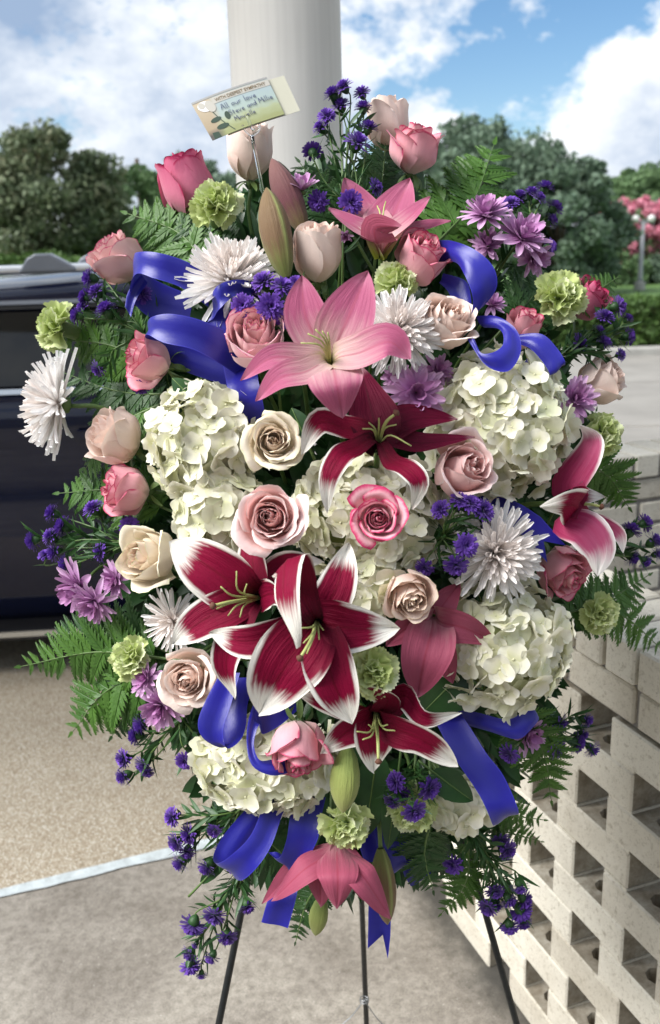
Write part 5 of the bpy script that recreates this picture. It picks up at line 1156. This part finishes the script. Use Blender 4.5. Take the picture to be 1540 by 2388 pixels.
bow(1130, 740, 'royal blue satin bow loops at the upper right', [
    ('loop', [(1020, 560, 1022, 610, -.02), (1055, 562, 1062, 612, .01), (1108, 582, 1083, 640, .03), (1150, 620, 1100, 680, .035), (1160, 668, 1104, 710, .03), (1132, 712, 1098, 738, .02), (1090, 745, 1085, 750, .0)]),
    ('loop', [(1100, 730, 1075, 745, .0), (1098, 690, 1062, 715, -.005), (1085, 655, 1045, 680, -.01), (1035, 638, 1025, 660, -.02)]),
    ('loop', [(1105, 738, 1130, 765, .01), (1160, 738, 1160, 766, .03), (1206, 770, 1174, 780, .045), (1215, 822, 1172, 806, .055), (1184, 866, 1148, 822, .06), (1130, 850, 1120, 822, .055), (1088, 785, 1108, 790, .04)]),
    ('loop', [(1200, 780, 1200, 800, .0), (1262, 778, 1236, 812, .015), (1300, 812, 1268, 846, .02), (1320, 848, 1284, 876, .02), (1300, 850, 1262, 866, -.005), (1240, 815, 1220, 850, -.02)])], .045)
bow(1200, 1200, 'blue ribbon tail with swallow end left of the side view lily', [('tail', [(1110, 1150, 1120, 1205, -.02), (1170, 1160, 1165, 1216, .0), (1215, 1176, 1200, 1232, .01), (1262, 1206, 1232, 1262, .01)], ((1320, 1272), (1277, 1312), (1268, 1262)))], .03)
bow(560, 1700, 'two blue ribbon loops hanging between the blush rose and downward pink rose', [
    ('loop', [(520, 1560, 560, 1570, .0), (482, 1630, 540, 1640, .02), (462, 1685, 520, 1704, .03), (476, 1722, 530, 1744, .03), (520, 1742, 560, 1725, .02), (517, 1700, 574, 1690, .0), (522, 1640, 578, 1640, -.015), (540, 1580, 600, 1580, -.02)]),
    ('loop', [(690, 1580, 700, 1650, -.01), (650, 1590, 655, 1690, .0), (606, 1620, 612, 1712, .005), (584, 1660, 604, 1690, .02), (575, 1725, 592, 1735, .03), (588, 1784, 606, 1772, .04), (634, 1808, 640, 1770, .04), (680, 1800, 690, 1770, .03)])], .065)
bow(1110, 1760, 'long blue ribbon end folding over at the lower right', [
    ('tail', [(985, 1650, 1050, 1640, -.02), (1018, 1690, 1088, 1684, .0), (1058, 1764, 1134, 1756, .02), (1112, 1844, 1174, 1808, .03), (1136, 1890, 1207, 1882, .035), (1150, 1924, 1206, 1898, .02), (1150, 1900, 1195, 1875, .0)]),
    ('loop', [(1050, 1650, 1080, 1690, -.03), (1120, 1664, 1140, 1706, -.01), (1180, 1678, 1206, 1724, .0), (1214, 1664, 1240, 1700, .0), (1226, 1638, 1256, 1668, -.01), (1180, 1630, 1190, 1650, -.03)])], .055)
bow(680, 1960, 'blue ribbon loops under the bottom hydrangea', [
    ('loop', [(640, 1850, 680, 1870, .0), (618, 1872, 660, 1896, .02), (586, 1946, 634, 1970, .04), (542, 1992, 600, 2022, .05), (506, 2012, 564, 2052, .04), (500, 1990, 545, 2034, .015), (528, 1940, 565, 1980, .0), (588, 1872, 620, 1900, -.01)]),
    ('loop', [(690, 1850, 760, 1860, .0), (676, 1910, 746, 1920, .015), (668, 1960, 738, 1965, .02), (650, 2000, 690, 2040, .015), (622, 1985, 655, 1990, .0)]),
    ('tail', [(640, 2060, 700, 2050, -.03), (622, 2108, 690, 2098, -.02), (610, 2150, 672, 2164, -.02)])], .04)
bow(930, 1990, 'blue ribbon ends hanging beside the bronze bud', [
    ('loop', [(880, 1850, 930, 1870, -.01), (872, 1920, 924, 1940, .0), (884, 1990, 938, 1980, .01), (905, 2040, 955, 2020, .0), (940, 2000, 965, 1985, -.02)]),
    ('loop', [(940, 1900, 1010, 1910, -.03), (935, 1965, 1010, 1970, -.02), (940, 2030, 1005, 2040, -.015), (958, 2066, 1002, 2046, -.02)]),
    ('loop', [(820, 1860, 880, 1870, -.03), (830, 1940, 890, 1950, -.03), (850, 2010, 900, 2010, -.03)]),
    ('tail', [(866, 2040, 915, 2060, -.04), (860, 2110, 912, 2140, -.04), (859, 2160, 911, 2180, -.04)], ((858, 2212), (905, 2236), (893, 2180)))], .0)

# dark greenery packed between the flowers
def greenery():
    g = np.random.default_rng(77); n = 7500; V = []; F = []; k = 0
    for i in range(n):
        r = math.sqrt(g.random()); a = g.uniform(0, 6.283); x = 785 + 560 * r * math.cos(a); y = 1235 + 800 * r * math.sin(a)
        yy = [430, 600, 800, 1000, 1200, 1400, 1600, 1700, 1850, 2000, 2060]
        if not np.interp(y, yy, [600, 430, 330, 310, 340, 330, 380, 470, 520, 620, 720]) < x < np.interp(y, yy, [930, 1060, 1240, 1310, 1310, 1290, 1250, 1210, 1150, 1060, 940]): continue
        d = 1.20 + .10 * r + g.uniform(-.02, .15) ; P = px(x, y, d); out = nrm(RT * (x - 785) - UP * (y - 1235) + RT * g.normal(0, 300) + UP * g.normal(0, 300)); x_ = nrm(out - FW * g.uniform(-.2, .8)); z_ = nrm(-FW + g.normal(0, .5, 3)); z_ = nrm(z_ - x_ * (z_ @ x_)); y_ = np.cross(z_, x_)
        L = g.uniform(.03, .065); w = L * g.uniform(.12, .24); v, f = lance(L, w, g, .2); V.append(P + v @ np.array([x_, y_, z_])); F.append(f + k); k += len(v)
    o = add('filler_greenery', mesh('filler_greenery', np.vstack(V), np.vstack(F), M['leaf'])); tag(o, 'mass of dark green leaves packed between the flowers', 'greenery', kind='stuff')
greenery()

# ------------------------------------------------------------------ card and its holder
def card():
    def printed():
        m, t, L = newmat('printed_sympathy_card'); at = N(t, 'ShaderNodeAttribute', attribute_name='pd'); sp = N(t, 'ShaderNodeSeparateColor'); L(at.outputs['Color'], sp.inputs[0]); u, v = sp.outputs[0], sp.outputs[1]
        n = noise(t, 5, 4, .6, at.outputs['Color']); vv = mathn(t, 'ADD', v, mathn(t, 'MULTIPLY', mathn(t, 'SUBTRACT', n.outputs['Fac'], .5), .35))
        c = ramp(t, [(.08, (.42, .44, .20)), (.28, (.52, .56, .34)), (.48, (.52, .62, .56)), (.75, (.50, .60, .62)), (.95, (.62, .66, .62))], vv)
        lft = N(t, 'ShaderNodeMapRange'); L(mathn(t, 'ADD', u, mathn(t, 'MULTIPLY', mathn(t, 'SUBTRACT', v, .5), -.10)), lft.inputs[0]); lft.inputs[1].default_value = .27; lft.inputs[2].default_value = .16
        c = mixc(t, 1.0, c, (.72, .74, .74), 'MULTIPLY'); c = mixc(t, lft.outputs[0], c, ramp(t, [(.1, (.10, .09, .08)), (.25, (.38, .30, .20)), (.9, (.50, .42, .30))], v))
        return surface(m, t, c, .35, None, spec=.4)
    M['card'] = printed(); M['paper'] = simple('cream_card_paper', (.52, .51, .41), .7, .05); M['ink'] = simple('blue_pen_ink', (.03, .03, .16), .6); M['gold'] = simple('brown_print', (.16, .11, .05), .6)
    M['band'] = simple('pale_print_band', (.48, .46, .41), .5, .05); M['petalprint'] = simple('white_print', (.78, .76, .76), .5, .08); M['leafprint'] = simple('dark_green_print', (.02, .05, .03), .5, .1); M['wedge'] = simple('grey_print', (.34, .34, .33), .5, .1)
    d = depth(580, 250) - .055; C4 = [px(446, 241, d + .006), px(622, 179, d - .01), px(664, 266, d - .01), px(496, 328, d + .006)]          # TL TR BR BL
    TL, TR, BR, BL_ = C4; Mt = frame((BL_ + BR) / 2, np.cross(TR - TL, TL - BL_), 1, 0, TR - TL)
    root = thing('sympathy_card', Mt, 'printed card with handwriting on a clear pick at the top left', 'card'); nz = nrm(np.cross(TR - TL, TL - BL_))
    def pt(u, v, lift=0.0): 
        p = (BL_ * (1 - u) + BR * u) * (1 - v) + (TL * (1 - u) + TR * u) * v; return p + nz * (lift + .004 * math.sin(u * math.pi) * 1.0 + .0)
    def patch(u0, u1, v0, v1, lift, nu=10, nv=4, sk=0):
        P = [pt(u0 + (u1 - u0) * i / nu, v0 + (v1 - v0) * j / nv, lift) for j in range(nv + 1) for i in range(nu + 1)]; return np.array(P), gridf(nu, nv), np.array([[u0 + (u1 - u0) * i / nu, v0 + (v1 - v0) * j / nv, 0] for j in range(nv + 1) for i in range(nu + 1)])
    P, F, pd = patch(0, 1, 0, 1, 0); n = len(P); P2 = np.vstack([P, P - nz * .0006]); F2 = [tuple(q) for q in F] + [tuple(q[::-1] + n) for q in F]
    add('face', mesh('card_face', to_local(Mt, P2), F2, M['card'], np.vstack([pd, pd])), root)
    P, F, pd = patch(.22, 1.20, -.02, .93, -.0022); n = len(P); P2 = np.vstack([P, P - nz * .0005]); add('envelope', mesh('envelope', to_local(Mt, P2), [tuple(q) for q in F] + [tuple(q[::-1] + n) for q in F], M['paper']), root)
    P, F, pd = patch(.25, 1.0, .78, .93, .0003); add('title_band', mesh('title_band', to_local(Mt, P), F, M['band']), root)
    P, F, pd = patch(.0, 1.0, .955, 1.0, .0003); add('top_band', mesh('top_band', to_local(Mt, P), F, M['wedge']), root)
    def blob(pts, mat, name, lift=.0004):
        v = [pt(*q, lift) for q in pts]; add(name, mesh(name, to_local(Mt, v), [tuple(range(len(v)))], M[mat], smooth=False), root)
    def oval(cu, cv, ru, rv, a, nn=14): return [(cu + ru * math.cos(q) * math.cos(a) - rv * math.sin(q) * math.sin(a) * .6, cv + ru * math.cos(q) * math.sin(a) * 1.7 + rv * math.sin(q) * math.cos(a)) for q in np.linspace(0, 6.283, nn, endpoint=False)]
    blob(oval(.14, .80, .10, .13, -.3), 'petalprint', 'printed_flower'); blob(oval(.20, .76, .06, .15, .2), 'band', 'printed_flower', .0005); blob(oval(.10, .84, .04, .08, .3), 'band', 'printed_flower', .00055)
    for q in ((.18, .42, .075, .055, .1), (.22, .22, .085, .06, .0), (.34, .42, .035, .10, -.1)): blob(oval(*q), 'leafprint', 'printed_leaf')
    blob([(.04, .0), (.14, .0), (.13, .14), (.05, .16)], 'leafprint', 'printed_shadow')
    st = [(.19, .62), (.22, .45), (.27, .25), (.34, .04)]; blob([(a - .006, b) for a, b in st] + [(a + .006, b) for a, b in st[::-1]], 'leafprint', 'printed_stem')
    ex = pt(1, .5) - pt(0, .5); LU = np.linalg.norm(ex); ey = TL - BL_; LV = np.linalg.norm(ey)
    def text(s, u0, v0, size, mat, name, width, skew=0.0, thick=0.0):
        cu = bpy.data.curves.new(name, 'FONT'); cu.body = s; cu.size = 1.0; cu.shear = skew; cu.offset = thick; ob = bpy.data.objects.new(name, cu); col.objects.link(ob)
        dg = bpy.context.evaluated_depsgraph_get(); me = bpy.data.meshes.new_from_object(ob.evaluated_get(dg)); bpy.data.objects.remove(ob); nv = len(me.vertices); co = np.zeros(nv * 3); me.vertices.foreach_get('co', co); co = co.reshape(-1, 3)
        co[:, 0] *= width / max(co[:, 0].max(), 1e-6); w = np.array([to_local(Mt, pt(u0 + x, v0 + y * size, .0007)) for x, y, _ in co]); me.vertices.foreach_set('co', w.ravel()); me.materials.clear(); me.materials.append(M[mat]); me.update(); add(name, me, root)
    text('WITH DEEPEST SYMPATHY', .29, .815, .115, 'gold', 'printed_title', .66, 0, .012)
    # handwriting drawn as pen strokes
    def stroke(pts, w=.00028):
        p = catmull([pt(a, b, .0009) for a, b in pts], max(6, 4 * len(pts))); return tube(p, w, 4)
    GL = {'A': [[(0, 0), (.3, 1), (.6, 0)], [(.12, .4), (.5, .4)]], 'l': [[(.1, 1), (.1, .5), (.12, .05), (.25, 0)]], 'o': [[(.35, .45), (.1, .4), (.05, .15), (.25, 0), (.45, .15), (.35, .45)]], 'u': [[(.05, .45), (.1, .1), (.3, 0), (.42, .2), (.42, .45), (.45, 0)]],
          'r': [[(.1, .45), (.1, 0), (.12, .3), (.3, .48), (.4, .42)]], 'v': [[(.02, .45), (.2, 0), (.4, .48)]], 'e': [[(.08, .22), (.38, .25), (.3, .45), (.1, .35), (.1, .1), (.25, 0), (.42, .1)]], 'S': [[(.48, .85), (.25, 1), (.05, .8), (.3, .5), (.45, .25), (.25, 0), (.02, .12)]],
          't': [[(.2, .8), (.2, .1), (.35, 0)], [(.02, .5), (.4, .52)]], 'a': [[(.38, .42), (.12, .42), (.06, .12), (.25, 0), (.38, .25), (.4, .45), (.45, 0)]], 'n': [[(.08, .45), (.08, 0), (.12, .35), (.3, .46), (.4, .3), (.42, 0)]], 'd': [[(.38, .4), (.12, .42), (.05, .12), (.25, 0), (.4, .3), (.42, 1.0), (.45, 0)]],
          'M': [[(0, 0), (.08, .95), (.35, .35), (.6, .98), (.7, 0)]], 'i': [[(.12, .45), (.12, .05), (.25, 0)], [(.12, .68), (.14, .72)]]}
    def write(s, u0, v0, sz, dv=0.0):
        mb = MB(); u = u0
        for ch in s:
            if ch == ' ': u += .035; continue
            wd = .62 if ch in 'AM' else .26 if ch in 'li' else .5
            for stt in GL[ch]:
                v, f = stroke([(u + a * sz * .62, v0 + (u - u0) * dv + b * sz) for a, b in stt]); mb.put(to_local(Mt, v), f)
            u += wd * sz * .68
        add('handwriting', mb.mesh('handwriting', M['ink'], True), root)
    write('All our love', .31, .58, .135, .06); write('Steve and Millie', .37, .39, .125, .11); write('Minvielle', .40, .22, .115, .07)
    # clear plastic pick
    m, t, L = newmat('clear_plastic'); b = N(t, 'ShaderNodeBsdfPrincipled'); b.inputs['Transmission Weight'].default_value = 1.0; b.inputs['Roughness'].default_value = .05; b.inputs['IOR'].default_value = 1.45; b.inputs['Base Color'].default_value = (.93, .95, .95, 1); out = N(t, 'ShaderNodeOutputMaterial'); L(b.outputs[0], out.inputs[0]); M['clear'] = m
    pk = d - .012; A, B = px(588, 318, pk), px(618, 470, pk + .03); Mp = frame(B, A - B); pr = thing('card_pick', Mp, 'clear plastic card holder pick standing among the top roses', 'card holder')
    v, f = tube(catmull([B - (A - B) * .5, B, A], 10), .0022, 8); add('shaft', mesh('pick_shaft', to_local(Mp, v), f, M['clear']), pr)
    for s in (-1, 1):
        v, f = tube(catmull([A, px(588 + s * 16, 304, pk), px(586 + s * 20, 290 - s * 2, pk - .001)], 8), .0014, 6); add('prong', mesh('prong', to_local(Mp, v), f, M['clear']), pr)
    v, f = tube(catmull([px(592, 304, pk), px(584, 290, pk - .004), px(576, 268, pk - .004)], 8), [.0020] * 7 + [.0012], 6); add('prong', mesh('prong', to_local(Mp, v), f, M['clear']), pr)
card()

# ------------------------------------------------------------------ wire easel
M['easel'] = simple('black_easel_wire', (0.010, 0.012, 0.013), .35, .3, 40, .2)
M['tie'] = simple('galvanised_wire', (.30, .31, .32), .4, .1, metallic=.8)
def easel():
    apex = px(800, 945, 1.41)
    def leg(x0, y0, x1, y1, d0, d1): 
        A, B = apex, px(x1, y1, d1); t = (0 - B[2]) / (B[2] - A[2]); return A, B + (B - A) * t
    L1 = leg(578, 2060, 511, 2388, 1.27, 1.36); R1 = leg(1096, 1990, 1205, 2388, 1.29, 1.40); C1 = leg(838, 2100, 855, 2388, 1.56, 1.78)
    root = thing('flower_easel', Matrix.Translation(apex * [1, 1, 0]), 'black wire tripod easel carrying the flower spray', 'easel'); o = apex * [1, 1, 0]
    for (A, G) in (L1, R1, C1):
        v, f = tube([apex + (apex - G) * .04, apex, (A + G) / 2, G + [0, 0, .006]], .0052, 10); add('leg', mesh('easel_leg', v - o, f, M['easel']), root)
    def at(A, G, t): return A + (G - A) * t
    P = px(850, 2332, 1.73); mb = MB()
    for q in (px(790, 2396, 1.73), px(905, 2400, 1.73)):
        v, f = tube(catmull([P, (P + q) / 2 + [0, 0, -.006], q], 8), .0011, 5); mb.put(v - o, f)
    th = np.linspace(0, 4 * math.pi, 30); v, f = tube(P + np.c_[np.cos(th) * .008, np.sin(th) * .008, np.linspace(-.006, .006, 30)], .0011, 5); mb.put(v - o, f); add('wire_tie', mb.mesh('wire_tie', M['tie'], True), root)
easel()
